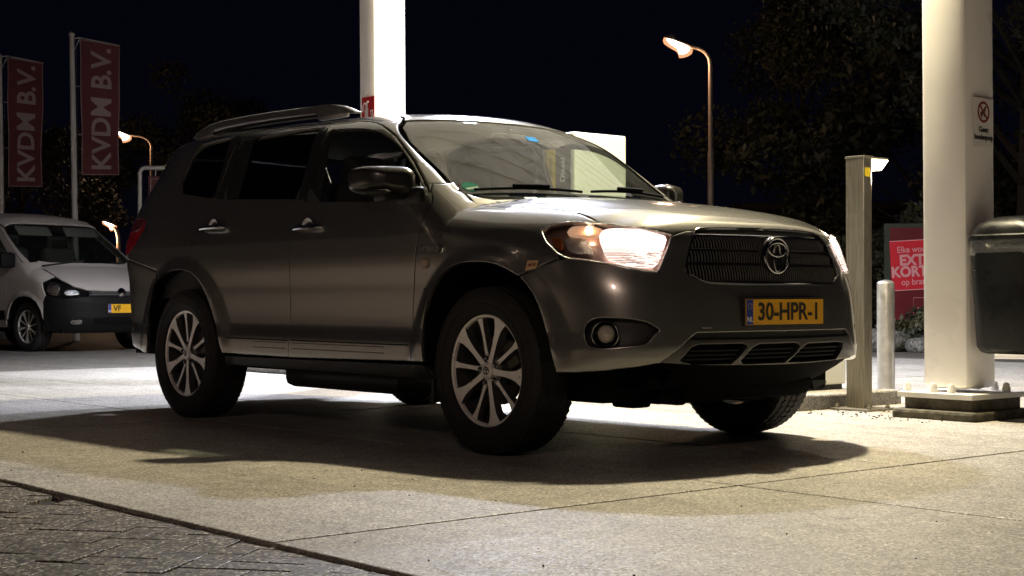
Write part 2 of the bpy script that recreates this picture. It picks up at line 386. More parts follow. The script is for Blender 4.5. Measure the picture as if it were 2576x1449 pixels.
def offset(P, d):
    """inset of a counter-clockwise ring by d"""
    e = np.roll(P, -1, 0) - P; e /= np.linalg.norm(e, axis=1, keepdims=True) + 1e-12
    nrm = np.stack([-e[:, 1], e[:, 0]], 1); a = np.roll(nrm, 1, 0); b = nrm
    m = a + b; m /= np.maximum(np.linalg.norm(m, axis=1, keepdims=True), .3)
    k = np.clip(1 / np.maximum((m * b).sum(1, keepdims=True), .5), 1, 1.8)
    return P + m * k * d
def resample(P, g):
    out = []
    for i in range(len(P)):
        a, b = P[i], P[(i + 1) % len(P)]; n = max(1, int(math.ceil(np.linalg.norm(b - a) / g)))
        for k in range(n): out.append(a + (b - a) * k / n)
    out = np.array(out); keep = np.linalg.norm(out - np.roll(out, 1, 0), axis=1) > 1e-5
    return out[keep]
def inpoly(P, poly):
    x, y = P[:, 0], P[:, 1]; r = np.zeros(len(P), bool); n = len(poly)
    for i in range(n):
        x1, y1 = poly[i]; x2, y2 = poly[(i + 1) % n]
        if y1 == y2: continue
        c = ((y1 > y) != (y2 > y)) & (x < (x2 - x1) * (y - y1) / (y2 - y1) + x1); r ^= c
    return r
def segdist(P, poly):
    d = np.full(len(P), 1e9)
    for i in range(len(poly)):
        a, b = poly[i], poly[(i + 1) % len(poly)]; ab = b - a
        t = np.clip(((P - a) @ ab) / (ab @ ab + 1e-15), 0, 1); d = np.minimum(d, np.linalg.norm(P - (a + t[:, None] * ab), axis=1))
    return d
def panel_mesh(ch, outline, holes=(), grid=.025, inset=0., flange=.02, gap=.0025, rnd=0, hrnd=1, field=None, centre=False, bev=True):
    field = field or body
    loops = []
    for i, L_ in enumerate([outline] + list(holes)):
        P = uv(ch, L_)
        if (area2(P) < 0) != (i > 0): P = P[::-1]
        n = rnd if i == 0 else hrnd
        if n: P = chaikin(P, n)
        P = resample(P, grid * .8)
        if gap:
            Q = offset(P, gap)
            if centre:                              # keep the edge on the car's middle plane where it is
                Q = np.where(np.abs(onto(ch, P, inset, field)[:, 1:2]) < .002, P, Q)
            P = Q
        loops.append(P)
    V = list(); E = []
    for P in loops:
        k = len(V); V += [tuple(p) for p in P]; E += [(k + i, k + (i + 1) % len(P)) for i in range(len(P))]
        if bev:
            V += [tuple(p) for p in offset(P, .005)]
    lo, hi = loops[0].min(0), loops[0].max(0)
    gx, gy = np.meshgrid(np.arange(lo[0], hi[0], grid), np.arange(lo[1], hi[1], grid * .9)); gx = gx + (np.arange(gx.shape[0]) % 2 * grid * .5)[:, None]
    G = np.stack([gx.ravel(), gy.ravel()], 1); ok = inpoly(G, loops[0])
    for h in loops[1:]: ok &= ~inpoly(G, h)
    for h in loops: ok &= segdist(G, h) > grid * .45
    V += [tuple(p) for p in G[ok]]
    rv, re, rf, *_ = delaunay_2d_cdt([Vector(q) for q in V], E, [], 0, 1e-6)
    Q = np.array([(q.x, q.y) for q in rv]); F = np.array([f[:] for f in rf])
    c = Q[F].mean(1); ok = inpoly(c, loops[0])
    for h in loops[1:]: ok &= ~inpoly(c, h)
    F = F[ok]
    P = onto(ch, Q, inset, field); bad = np.isnan(P[:, 0]); F = F[~bad[F].any(1)]
    d, U, W, *_ = [np.array(a) if isinstance(a, tuple) else a for a in CH[ch]]
    # outward order
    a = Q[F]; ar = (a[:, 1, 0] - a[:, 0, 0]) * (a[:, 2, 1] - a[:, 0, 1]) - (a[:, 1, 1] - a[:, 0, 1]) * (a[:, 2, 0] - a[:, 0, 0])
    sgn = np.sign(np.dot(np.cross(U, W), -d)); flip = ar * sgn < 0
    F[flip] = F[flip][:, ::-1]; F = F[np.abs(ar) > 1e-12]
    P[bad] = 0; nrm = grad(P, field); nrm[bad] = (0, 0, 1)
    ed = {}
    for f in F:
        for i in range(3):
            a_, b_ = int(f[i]), int(f[(i + 1) % 3]); ed[(a_, b_)] = 1
    be = [e for e in ed if (e[1], e[0]) not in ed]
    if centre: be = [e for e in be if not (abs(P[e[0], 1]) < .004 and abs(P[e[1], 1]) < .004)]
    faces = [tuple(int(i) for i in f) for f in F]; verts = [tuple(p) for p in P]; norms = [tuple(n) for n in nrm]
    if flange:
        out = {}
        for a_, b_ in be:
            t = P[b_] - P[a_]; o_ = np.cross(t, nrm[a_]); o_ /= np.linalg.norm(o_) + 1e-12
            for k in (a_, b_): out[k] = out.get(k, 0) + o_
        top = {}; bot = {}
        for k, o_ in out.items():
            o_ = o_ / (np.linalg.norm(o_) + 1e-9)
            if bev: n2 = nrm[k] + .32 * o_; norms[k] = tuple(n2 / np.linalg.norm(n2))
            top[k] = len(verts); verts.append(tuple(P[k])); norms.append(tuple(o_))
            bot[k] = len(verts); verts.append(tuple(P[k] - nrm[k] * flange - o_ * .002)); norms.append(tuple(o_))
        for a_, b_ in be: faces.append((top[b_], top[a_], bot[a_], bot[b_]))
    return np.array(verts), faces, np.array(norms)
def link_panel(name, V, F, Nn, m, parent, **k):
    used = sorted({i for f in F for i in f}); mp = {a: i for i, a in enumerate(used)}
    V = V[used]; Nn = Nn[used]; F = [tuple(mp[i] for i in f) for f in F]
    me = bpy.data.meshes.new(name); me.from_pydata([tuple(v) for v in V], [], F); me.materials.append(m)
    me.polygons.foreach_set('use_smooth', [True] * len(F))
    me.normals_split_custom_set_from_vertices([tuple(n) for n in Nn]); me.update()
    return finish(bpy.data.objects.new(name, me), parent, **k)
def panel(name, ch, outline, m, parent, mirror='copy', **kw):
    """mirror: None = this side only, 'copy' = a second part on the far side, 'join' = one part across the car"""
    lab = kw.pop('label', None)
    V, F, Nn = panel_mesh(ch, outline, centre=(mirror == 'join'), **kw)
    fl = np.array([1, -1, 1])
    if mirror == 'join':
        n = len(V); return link_panel(name, np.vstack([V, V * fl]), F + [tuple(i + n for i in f[::-1]) for f in F], np.vstack([Nn, Nn * fl]), m, parent, label=lab)
    o = link_panel(name, V, F, Nn, m, parent, label=lab)
    if mirror == 'copy': link_panel(name, V * fl, [f[::-1] for f in F], Nn * fl, m, parent)
    return o
def both(name, mb_fn, m, parent, **k):
    """mb_fn(side) -> MB, side -1 = right, +1 = left"""
    return [mb_fn(s).build(name, m, parent, **k) for s in (-1, 1)]

# ------------------------------------------------------------------ the grey hybrid SUV
suv = thing('suv', 'dark grey metallic SUV with lit headlights and yellow plate 30-HPR-1', 'car')
ARC_F = [(.262, .796), (.190, .826), (.122, .847), (.05, .859), (-.01, .861), (-.085, .861), (-.161, .855), (-.235, .834), (-.304, .803), (-.352, .755), (-.392, .693), (-.418, .63), (-.432, .561), (-.428, .46), (-.418, .40)]
ARC_R = [(-2.295, .391), (-2.325, .45), (-2.358, .515), (-2.397, .58), (-2.432, .642), (-2.475, .71), (-2.533, .778), (-2.590, .82), (-2.657, .848), (-2.74, .863), (-2.824, .866), (-2.92, .862), (-3.021, .841), (-3.105, .812), (-3.173, .766), (-3.20, .71), (-3.218, .638), (-3.218, .57), (-3.206, .501), (-3.20, .42)]
hood_side = onto('T', [(-.405, -.708), (-.35, -.711), (-.25, -.712), (-.15, -.713), (0, -.713), (.14, -.712), (.27, -.711), (.36, -.711), (.43, -.713), (.49, -.716), (.515, -.722)])
HL = [(.319, -.863, .992), (.338, -.831, 1.017), (.38, -.804, 1.025), (.427, -.777, 1.027), (.529, -.723, 1.02), (.61, -.685, 1.011), (.681, -.642, .998), (.735, -.59, .983), (.777, -.532, .966), (.785, -.572, .901), (.79, -.624, .819), (.787, -.636, .809), (.75, -.695, .821), (.705, -.742, .833), (.64, -.797, .847), (.577, -.842, .859), (.496, -.88, .87), (.453, -.889, .889), (.412, -.89, .915), (.375, -.886, .94), (.345, -.876, .967)]
sxz = lambda P: [(float(p[0]), float(p[2])) for p in P]
WS_P = [(-.437, -.735, 1.215), (-.492, -.741, 1.249), (-.60, -.718, 1.322), (-.72, -.692, 1.40), (-.85, -.662, 1.485), (-.97, -.630, 1.563), (-1.048, -.603, 1.611)]
WS_L = [(float(p[0]), float(p[1]), float(p[2])) for p in onto('S', sxz(WS_P), .004)]
ROOFZ = onto('S', [(-1.048, 1.611), (-1.10, 1.632), (-1.2, 1.655), (-1.4, 1.675), (-1.7, 1.69), (-2.1, 1.698), (-2.5, 1.70), (-2.9, 1.69), (-3.2, 1.668), (-3.42, 1.635)])
DLO = [(-.469, 1.175), (-.53, 1.228), (-.602, 1.288), (-.70, 1.365), (-.834, 1.458), (-.91, 1.508), (-.993, 1.549), (-1.065, 1.579), (-1.146, 1.601), (-1.26, 1.622), (-1.374, 1.634), (-1.566, 1.645), (-1.85, 1.657), (-2.15, 1.664), (-2.45, 1.666)]
SEAM_B = [(-1.566, 1.645), (-1.56, 1.50), (-1.55, 1.35), (-1.537, 1.18), (-1.560, 1.13), (-1.588, 1.087), (-1.604, 1.0), (-1.612, .8), (-1.622, .6), (-1.63, .385)]
SEAM_F = [(-.526, .40), (-.533, .50), (-.535, .638), (-.527, .71), (-.513, .781), (-.493, .90), (-.473, 1.009), (-.456, 1.07), (-.449, 1.118), (-.452, 1.149), (-.469, 1.175)]
SEAM_R = [(-2.45, 1.666), (-2.47, 1.55), (-2.487, 1.40), (-2.51, 1.27), (-2.57, 1.195), (-2.64, 1.13), (-2.685, 1.065), (-2.688, 1.03), (-2.68, .95), (-2.657, .848)]

hood_front = [(.515, -.722), (.60, -.690), (.681, -.642), (.735, -.590), (.777, -.532), (.793, -.47), (.806, -.40), (.818, -.28), (.826, -.14), (.83, 0)]
panel('hood', 'T', [(-.262, 0), (-.268, -.2), (-.284, -.41), (-.322, -.60), (-.365, -.675)] + [tuple(p[:2]) for p in hood_side] + hood_front[1:], PAINT, suv, 'join', grid=.02)
fender_out = sxz(hood_side)[::-1] + [(-.437, 1.216), (-.487, 1.249), (-.53, 1.249)] + [(-.50, 1.205)] + SEAM_F[::-1] + ARC_F[::-1] + [(.36, .829), (.46, .866)] + [(.453, .889), (.412, .915), (.375, .94), (.345, .967), (.319, .992), (.338, 1.017), (.38, 1.025), (.427, 1.027)]
panel('front_wing', 'S', fender_out, PAINT, suv, grid=.018)
FG = [(-1.525, 1.586), (-1.364, 1.582), (-1.24, 1.572), (-1.122, 1.556), (-1.021, 1.531), (-.909, 1.487), (-.807, 1.427), (-.686, 1.341), (-.60, 1.272), (-.545, 1.21), (-.525, 1.165), (-.90, 1.178), (-1.515, 1.206)]
fd = [p for p in DLO if p[0] > -1.56]
panel('front_door', 'S', SEAM_F[:-1] + fd + SEAM_B, PAINT, suv, holes=[FG])
panel('front_door_glass', 'S', [tuple(q) for q in offset(np.array(FG)[::-1], -.014)], SIDEG, suv, inset=.012, flange=.004, gap=0, rnd=1, grid=.04)
panel('pillar_cover', 'S', [(-1.53, 1.588), (-1.485, 1.588), (-1.385, 1.20), (-1.53, 1.205)], BLACK, suv, None, inset=.004, flange=.01, gap=.002, grid=.04)
RG = [(-2.272, 1.612), (-1.9, 1.622), (-1.661, 1.618), (-1.612, 1.609), (-1.595, 1.226), (-1.8, 1.236), (-2.253, 1.258), (-2.42, 1.268), (-2.42, 1.612)]
rear_b = [(x, z) for x, z in ARC_R if x > -2.66]
panel('rear_door', 'S', SEAM_B[::-1] + [(-1.85, 1.657), (-2.15, 1.664)] + SEAM_R + rear_b[::-1], PAINT, suv, holes=[RG])
panel('rear_door_glass', 'S', [tuple(q) for q in offset(np.array(RG), -.014 if area2(np.array(RG)) > 0 else .014)], TINTG, suv, inset=.012, flange=.004, gap=0, rnd=1, grid=.04)
for pc in ([(-1.615, 1.618), (-1.569, 1.62), (-1.542, 1.215), (-1.60, 1.22)], [(-1.563, 1.615), (-1.525, 1.60), (-1.515, 1.205), (-1.535, 1.21)],
           [(-2.452, 1.63), (-2.412, 1.615), (-2.412, 1.265), (-2.503, 1.27), (-2.481, 1.40), (-2.464, 1.55)], [(-2.542, 1.645), (-2.458, 1.64), (-2.476, 1.55), (-2.493, 1.40), (-2.514, 1.272), (-2.53, 1.275)]):
    panel('pillar_cover', 'S', pc, BLACK, suv, inset=-.003, flange=.012, gap=0, grid=.04)  # black added over painted frames, in place of their dark sky reflection
panel('pillar_cover', 'S', [(-2.275, 1.61), (-2.415, 1.61), (-2.415, 1.27), (-2.258, 1.262)], BLACK, suv, inset=.004, flange=.01, gap=.002, grid=.04)
TL = [(-3.329, -.908, 1.129), (-3.335, -.90, 1.165), (-3.345, -.893, 1.182), (-3.373, -.888, 1.191), (-3.47, -.873, 1.196), (-3.60, -.82, 1.185), (-3.72, -.70, 1.165), (-3.74, -.66, 1.10), (-3.76, -.66, .98), (-3.69, -.78, .955), (-3.573, -.905, .960), (-3.49, -.92, .99), (-3.412, -.928, 1.033)]
QG = [(-2.939, 1.622), (-2.75, 1.634), (-2.541, 1.643), (-2.530, 1.45), (-2.527, 1.274), (-2.70, 1.296), (-3.02, 1.338)]
quarter = SEAM_R + [p for p in ARC_R if p[0] < -2.66 and p[1] > .80] + [(-3.111, .866), (-3.35, .912), (-3.545, .946), (-3.575, .957), (-3.49, .99), (-3.412, 1.033), (-3.329, 1.129), (-3.335, 1.165), (-3.345, 1.182), (-3.373, 1.191), (-3.47, 1.196), (-3.585, 1.19), (-3.585, 1.30), (-3.56, 1.42), (-3.52, 1.52), (-3.47, 1.59), (-3.40, 1.636), (-3.2, 1.668)] + [(-2.95, 1.676), (-2.7, 1.672)]
panel('rear_quarter', 'S', quarter, PAINT, suv, holes=[QG])
panel('quarter_glass', 'S', [tuple(q) for q in offset(np.array(QG), -.014 if area2(np.array(QG)) > 0 else .014)], TINTG, suv, inset=.012, flange=.004, gap=0, rnd=1, grid=.04)
panel('tail_light', 'RD', TL, REDL, suv, grid=.02, rnd=1)
panel('tail_light_upper', 'RD', [(-3.35, -.899, 1.172), (-3.373, -.888, 1.186), (-3.47, -.873, 1.19), (-3.60, -.82, 1.178), (-3.66, -.76, 1.13), (-3.5, -.88, 1.11), (-3.36, -.90, 1.125)], REDCLEAR, suv, grid=.02, rnd=1, inset=-.004, flange=.006)
side_top = sxz(ROOFZ)
panel('side_frame', 'S', sxz(WS_L) + side_top[1:] + [(-3.40, 1.634), (-3.2, 1.666), (-2.95, 1.674), (-2.7, 1.670)] + DLO[::-1] + [(-.50, 1.205), (-.53, 1.249), (-.487, 1.249)], PAINT, suv, grid=.018)
roof_out = [(-.948, 0), (-.955, -.17), (-.975, -.316), (-1.005, -.46), (-1.048, -.600)] + [tuple(p[:2]) for p in ROOFZ[1:]] + [(-3.50, -.55), (-3.55, -.3), (-3.57, 0)]
panel('roof', 'T', roof_out, PAINT, suv, 'join', grid=.03)
ws_out = [(-.27, 0, 1.19), (-.28, -.25, 1.19), (-.31, -.45, 1.19), (-.35, -.60, 1.19), (-.41, -.72, 1.19)] + WS_L + [(-1.005, -.46, 1.624), (-.975, -.316, 1.632), (-.955, -.17, 1.640), (-.948, 0, 1.645)]
panel('windscreen', 'W', ws_out, WSG, suv, 'join', grid=.03, inset=.006, flange=.005, gap=.003)
# black ceramic border along the foot and top of the windscreen
panel('windscreen_border', 'W', [(-.25, 0, 1.175), (-.29, -.45, 1.175), (-.36, -.68, 1.18), (-.415, -.715, 1.205), (-.402, -.60, 1.212), (-.352, -.41, 1.214), (-.325, -.2, 1.222), (-.318, 0, 1.225)], MATTE, suv, 'join', grid=.03, inset=.010, flange=.004, gap=0)
panel('rear_bumper', 'RD', [(-3.111, -.938, .862), (-3.35, -.925, .908), (-3.545, -.909, .943), (-3.69, -.78, .948), (-3.76, -.66, .95), (-3.86, -.3, .95), (-3.872, 0, .95), (-3.84, 0, .42), (-3.82, -.4, .42), (-3.70, -.72, .415), (-3.58, -.85, .41), (-3.40, -.92, .385), (-3.22, -.935, .365), (-3.202, -.945, .42), (-3.206, -.951, .501), (-3.218, -.939, .57), (-3.218, -.939, .638), (-3.20, -.935, .71), (-3.173, -.933, .766), (-3.13, -.935, .81)], PAINT, suv, 'join', grid=.03)
panel('tailgate', 'B', [(0, .955), (-.5, .955), (-.70, .97), (-.68, 1.17), (-.66, 1.30), (-.62, 1.50), (-.56, 1.60), (0, 1.62)], PAINT, suv, 'join', grid=.04, holes=[[(-.02, 1.26), (-.56, 1.28), (-.54, 1.50), (-.48, 1.55), (-.02, 1.56)]])
panel('rear_window', 'B', [(0, 1.24), (-.58, 1.26), (-.56, 1.52), (-.48, 1.57), (0, 1.58)], TINTG, suv, 'join', grid=.05, inset=.012, flange=.004, gap=0)
# front bumper
bump = [(.912, -.143, .753), (.90, -.30, .756), (.882, -.40, .760), (.868, -.456, .772), (.845, -.512, .803), (.838, -.510, .833), (.828, -.480, .886), (.819, -.457, .936), (.806, -.433, .975), (.80, -.418, .990), (.793, -.47, .985), (.777, -.532, .964), (.785, -.572, .901), (.79, -.624, .819), (.787, -.636, .809), (.75, -.695, .821), (.705, -.742, .833), (.64, -.797, .847), (.577, -.842, .859), (.496, -.88, .868), (.46, -.897, .864), (.36, -.93, .829), (.27, -.95, .793), (.315, -.948, .758), (.351, -.945, .72), (.382, -.94, .67), (.405, -.938, .621), (.44, -.94, .54), (.47, -.943, .46), (.487, -.93, .385), (.56, -.90, .385), (.66, -.83, .395), (.76, -.73, .41), (.824, -.655, .428), (.865, -.585, .484), (.884, -.529, .533), (.893, -.50, .552), (.937, -.273, .553)] + [(float(NOSE(z_)), 0, z_) for z_ in np.linspace(.553, .752, 14)]
FOG = [(.6, -.873, .537), (.601, -.868, .576), (.612, -.861, .599), (.636, -.848, .612), (.664, -.829, .617), (.743, -.76, .613), (.794, -.699, .599), (.809, -.678, .583), (.826, -.655, .565), (.818, -.669, .557), (.809, -.688, .534), (.8, -.706, .511), (.761, -.759, .502), (.675, -.84, .491), (.622, -.871, .501)]
panel('front_bumper', 'D', bump, PAINT, suv, 'join', grid=.016, holes=[FOG])
# tow-eye cap outline
panel('tow_eye_cap', 'F', [(-.475, .572), (-.43, .572), (-.43, .60), (-.475, .60)], PAINT, suv, None, grid=.03, inset=-.0015, flange=.003, gap=0)
# slot and skid panel with three louvred openings
panel('bumper_slot', 'F', [(0, .560), (-.30, .560), (-.515, .556), (-.58, .49), (-.56, .49), (-.50, .512), (0, .512)], BLACK, suv, 'join', grid=.03, inset=.022, flange=.01, gap=0)
SK = [(-.66, .428), (-.60, .486), (-.545, .530), (-.472, .528), (-.273, .527), (0, .526), (.273, .527), (.472, .528), (.545, .530), (.60, .486), (.66, .428), (.575, .421), (.431, .414), (.2, .408), (0, .406), (-.2, .408), (-.431, .414), (-.575, .421)]
OPS = [[(-.572, .440), (-.525, .492), (-.492, .503), (-.262, .503), (-.240, .494), (-.262, .472), (-.318, .421), (-.52, .423)],
       [(-.268, .432), (-.205, .484), (-.165, .499), (.082, .500), (.104, .488), (.084, .464), (.010, .417), (-.25, .418)],
       [(.036, .418), (.116, .473), (.160, .495), (.405, .497), (.465, .490), (.458, .468), (.410, .421), (.153, .417)]]
panel('skid_panel', 'F', SK, SKIDM, suv, None, grid=.02, holes=OPS, hrnd=0)
panel('intake_back', 'F', [(-.60, .40), (.60, .40), (.60, .52), (-.60, .52)], MATTE, suv, None, grid=.05, inset=.05, flange=0, gap=0)
for op in OPS:
    ys = [p[0] for p in op]
    for zz in (.441, .459, .477):
        y0 = min(ys) + .02 + (.49 - zz) * -.9 + .04; y1 = max(ys) - .02 + (zz - .49) * 1.0
        P = onto('F', [(y0 + (y1 - y0) * k / 8, zz) for k in range(9)], .016)
        b = MB(); b.tube([tuple(p) for p in P], .0035, 6); b.build('intake_slat', BLACK, suv)
# black lower valance and under-tray
val = MB(); val.smooth = True
base = onto('F', [(y_, .425) for y_ in np.linspace(-.58, .58, 25)], .015)
prof = [(.0, .425, 1.), (.05, .385, .97), (.12, .335, .90), (.20, .285, .80), (.34, .255, .74), (.6, .25, .72)]
n = len(base); val.add([(p[0] - dx, p[1] * k, z) for dx, z, k in prof for p in base], [(i * n + k, i * n + k + 1, (i + 1) * n + k + 1, (i + 1) * n + k) for i in range(len(prof) - 1) for k in range(n - 1)])
val.build('lower_valance', MATTE, suv)
# grille: chrome outline, mesh, bars, badge
GR = [(0, 1.004), (-.15, 1.003), (-.30, 1.001), (-.384, .997), (-.409, .988), (-.428, .970), (-.455, .936), (-.480, .886), (-.506, .833), (-.512, .806), (-.456, .775), (-.43, .766), (-.40, .761), (-.30, .757), (-.143, .755), (0, .755)]
grl = GR + [(-y, z) for y, z in GR[-2:0:-1]]
P = onto('F', [tuple(q) for q in resample(np.array(grl), .03)], .006)
b = MB(); b.tube([tuple(p) for p in P], .0065, 8, closed=True); b.build('grille_surround', DKCHROME, suv)
panel('grille_back', 'F', grl, MATTE, suv, None, grid=.05, inset=.045, flange=0, gap=0)
def gy(z): return float(np.interp(z, [.755, .766, .775, .806, .833, .886, .936, .970, .988, 1.003], [.40, .43, .456, .512, .506, .480, .455, .428, .409, .36]))
mesh = MB()
for z0, z1 in ((.775, .840), (.852, .900), (.912, .962)):
    yy = np.arange(-gy((z0 + z1) / 2) + .012, gy((z0 + z1) / 2) - .006, .0155)
    A = onto('F', [(y, z0) for y in yy], .020); B_ = onto('F', [(y + .0045, z1) for y in yy], .020)
    Cc = onto('F', [(y + .0005, (z0 + z1) / 2) for y in yy], .014)
    for a, c_, e in zip(A, Cc, B_): mesh.tube([tuple(a), tuple(c_), tuple(e)], .0031, 5)
mesh.build('grille_mesh', GRILLEM, suv)
for z, r_, mm in ((.768, .006, DKCHROME), (.846, .0065, DKCHROME), (.906, .0065, DKCHROME), (.968, .0075, CHROME)):
    w_ = gy(z) - .008; P = onto('F', [(y, z) for y in np.linspace(-w_, w_, 25)], .010)
    b = MB(); b.tube([tuple(p) for p in P], r_, 6); b.build('grille_bar', mm, suv)
b = MB(); P = onto('F', [(y, .986) for y in np.linspace(-.40, .40, 21)], .026)
b.tube([tuple(p) for p in P], .013, 6); b.build('grille_bar', BLACK, suv)
bx, bz = .898, .886
badge = MB(); badge.lathe([(.001, -.012), (.085, -.012), (.085, .0), (.001, .002)], 36, 'x', (bx, 0, bz)); badge.build('badge_plate', BLACK, suv)
def ell(cy, cz, ry, rz, x, n=36): return [(x, cy + ry * math.cos(2 * math.pi * k / n), cz + rz * math.sin(2 * math.pi * k / n)) for k in range(n)]
badge = MB(); badge.tube(ell(0, bz, .078, .076, bx + .006), .0075, 8, closed=True)
badge.tube(ell(0, bz + .026, .058, .030, bx + .008), .0058, 8, closed=True); badge.tube(ell(0, bz - .012, .023, .060, bx + .008), .0055, 8, closed=True)
badge.build('badge', BADGEM, suv)
# number plate
def plate(parent, x, y, z, w, rz, txt, nl=True):
    U = Vector((math.sin(-rz), math.cos(rz), 0)); Nn = Vector((math.cos(rz), math.sin(rz), 0))
    b = MB(); b.prism([(-w / 2 - .006, -.062), (w / 2 + .006, -.062), (w / 2 + .006, .062), (-w / 2 - .006, .062)], Vector((x, y, z)) - Nn * .012, U, (0, 0, 1), Nn * .010)
    p = b.build('plate_holder', BLACK, parent)
    b = MB(); b.prism([(-w / 2, -.055), (w / 2, -.055), (w / 2, .055), (-w / 2, .055)], Vector((x, y, z)) - Nn * .001, U, (0, 0, 1), Nn * .004)
    pl = b.build('number_plate', YPLATE, parent)
    b = MB(); b.prism([(-w / 2 + .002, -.053), (-w / 2 + .044, -.053), (-w / 2 + .044, .053), (-w / 2 + .002, .053)], Vector((x, y, z)) + Nn * .0032, U, (0, 0, 1), Nn * .001)
    b.build('country_band', BPLATE, pl)
    O = Vector((x, y, z)) + Nn * .005
    text('plate_letters', txt, .106, O + U * (.024 if len(txt) > 3 else -.125) - Vector((0, 0, .002)), U, (0, 0, 1), INK, pl, bold=.0022)
    text('country_letters', 'NL', .03, O - U * (w / 2 - .023) - Vector((0, 0, .032)), U, (0, 0, 1), WHITEP, pl, bold=.0005)
    st = MB()
    for k in range(12):
        a = 2 * math.pi * k / 12; st.box(O - U * (w / 2 - .023) + U * (.012 * math.cos(a)) + Vector((0, 0, .025 + .012 * math.sin(a))), (.001, .003, .003))
    st.build('stars', mat('star_yellow', (.6, .45, .05), .5), pl)
plate(suv, .950, 0, .639, .52, 0, '30-HPR-1')
# headlights: dark bowl, amber corner, self-glowing reflector, clear cover
HLW = [(q[0], q[1], q[2]) for q in HL]
LOW = [(.579, -.77, .957), (.570, -.742, .985), (.595, -.718, .995), (.690, -.632, .990), (.740, -.585, .972), (.768, -.550, .958), (.774, -.580, .900), (.780, -.625, .830), (.755, -.68, .828), (.69, -.755, .841), (.637, -.788, .870)]
MARK = [(.445, -.847, .957), (.469, -.861, .925), (.499, -.866, .894), (.544, -.849, .883), (.594, -.818, .882), (.58, -.812, .907), (.526, -.802, .957)]
AMB = [(.44, -.834, .976), (.437, -.802, 1.007), (.466, -.776, 1.012), (.518, -.743, 1.010), (.572, -.731, .99), (.580, -.753, .968), (.503, -.811, .967)]
SIDEA = [(.38, -.873, .958), (.432, -.85, .962), (.462, -.872, .909), (.438, -.884, .909)]
def lamp_mat():
    """headlamp reflector as emitter: lamp light and facets painted into its glow"""
    m, nt, N, L, b = new_mat('emissive_reflector')
    tc = N.new('ShaderNodeTexCoord'); se = N.new('ShaderNodeSeparateXYZ'); L.new(tc.outputs['Object'], se.inputs[0])
    br = N.new('ShaderNodeTexBrick'); br.inputs['Scale'].default_value = 60; br.inputs['Color1'].default_value = (1, 1, 1, 1); br.inputs['Color2'].default_value = (.16, .16, .16, 1); br.inputs['Mortar'].default_value = (.03, .03, .03, 1)
    cb = N.new('ShaderNodeCombineXYZ'); sm = N.new('ShaderNodeMath'); sm.operation = 'ADD'; ab = N.new('ShaderNodeMath'); ab.operation = 'ABSOLUTE'
    L.new(se.outputs[1], ab.inputs[0]); L.new(ab.outputs[0], sm.inputs[0]); L.new(se.outputs[0], sm.inputs[1]); L.new(sm.outputs[0], cb.inputs[0]); L.new(se.outputs[2], cb.inputs[1]); L.new(cb.outputs[0], br.inputs['Vector'])
    mr = N.new('ShaderNodeMapRange'); mr.interpolation_type = 'SMOOTHSTEP'; mr.inputs[1].default_value = .93; mr.inputs[2].default_value = .89; L.new(se.outputs[2], mr.inputs[0])
    mx = N.new('ShaderNodeMix'); mx.data_type = 'FLOAT'; mx.inputs[2].default_value = 1; L.new(mr.outputs[0], mx.inputs[0]); L.new(br.outputs['Color'], mx.inputs[3])
    ml = N.new('ShaderNodeMath'); ml.operation = 'MULTIPLY'; ml.inputs[1].default_value = 3.0; L.new(mx.outputs[0], ml.inputs[0]); L.new(ml.outputs[0], b.inputs['Emission Strength'])
    b.inputs['Emission Color'].default_value = (1, .74, .64, 1); b.inputs['Base Color'].default_value = (.7, .7, .7, 1); b.inputs['Metallic'].default_value = 1; b.inputs['Roughness'].default_value = .2
    return m
LITREF = lamp_mat(); BULB = emit_mat('lit_bulb', (1, .75, .5), 30)
AMBLIT = mat('lit_amber_lens', (.55, .26, .12), .2, coat=.4, emit=(1, .58, .36), estr=.45)
AMBDK = mat('dark_amber', (.30, .08, .02), .2, coat=.4)
REFL = mat('reflector_chrome', (.6, .58, .57), .18, 1., bump=.6, bscale=180)
HOUSE = mat('lamp_housing', (.50, .38, .34), .3, .7)
def headlamp():
    bowl = panel_mesh('D', HL, grid=.025, inset=.055, flange=0, gap=.004, bev=False)
    Q = resample(uv('D', HL), .02); A = onto('D', Q, .002); B_ = onto('D', Q, .056)
    for s in (1, -1):
        fl = np.array([1, s, 1]); t = lambda F: F if s == 1 else [f[::-1] for f in F]
        h = link_panel('headlight', bowl[0] * fl, t(bowl[1]), bowl[2] * fl, HOUSE, suv)
        b = MB(); n = len(A); b.smooth = True; b.add(np.vstack([A, B_]) * fl, [(i, (i + 1) % n, n + (i + 1) % n, n + i) for i in range(n)]); b.build('lamp_wall', HOUSE, h)
        b = MB(); b.tube([tuple(p * fl) for p in onto('D', Q, .003)], .0042, 6, closed=True); b.build('lamp_rim', REFL, h)
        for nm, poly, m, ins in (('low_beam_reflector', LOW, LITREF, -.016), ('marker_reflector', MARK, REFL, .028), ('turn_signal_lens', AMB, AMBLIT, .016), ('side_reflector', SIDEA, AMBDK, .018)):
            V, F, Nn = panel_mesh('D', poly, grid=.012, inset=ins, flange=.02, gap=0, rnd=1); link_panel(nm, V * fl, t(F), Nn * fl, m, h)
        b = MB(); b.lathe([(.001, .016), (.012, .012), (.016, 0), (.012, -.012), (.001, -.016)], 14, 'z', tuple(np.array((.513, -.765, .99)) * fl)); b.build('bulb', BULB, h)
        V, F, Nn = panel_mesh('D', HL, grid=.03, inset=-.020, flange=.018, gap=.004, bev=False); link_panel('lamp_cover', V * fl, t(F), Nn * fl, CLEAR, h)
headlamp()
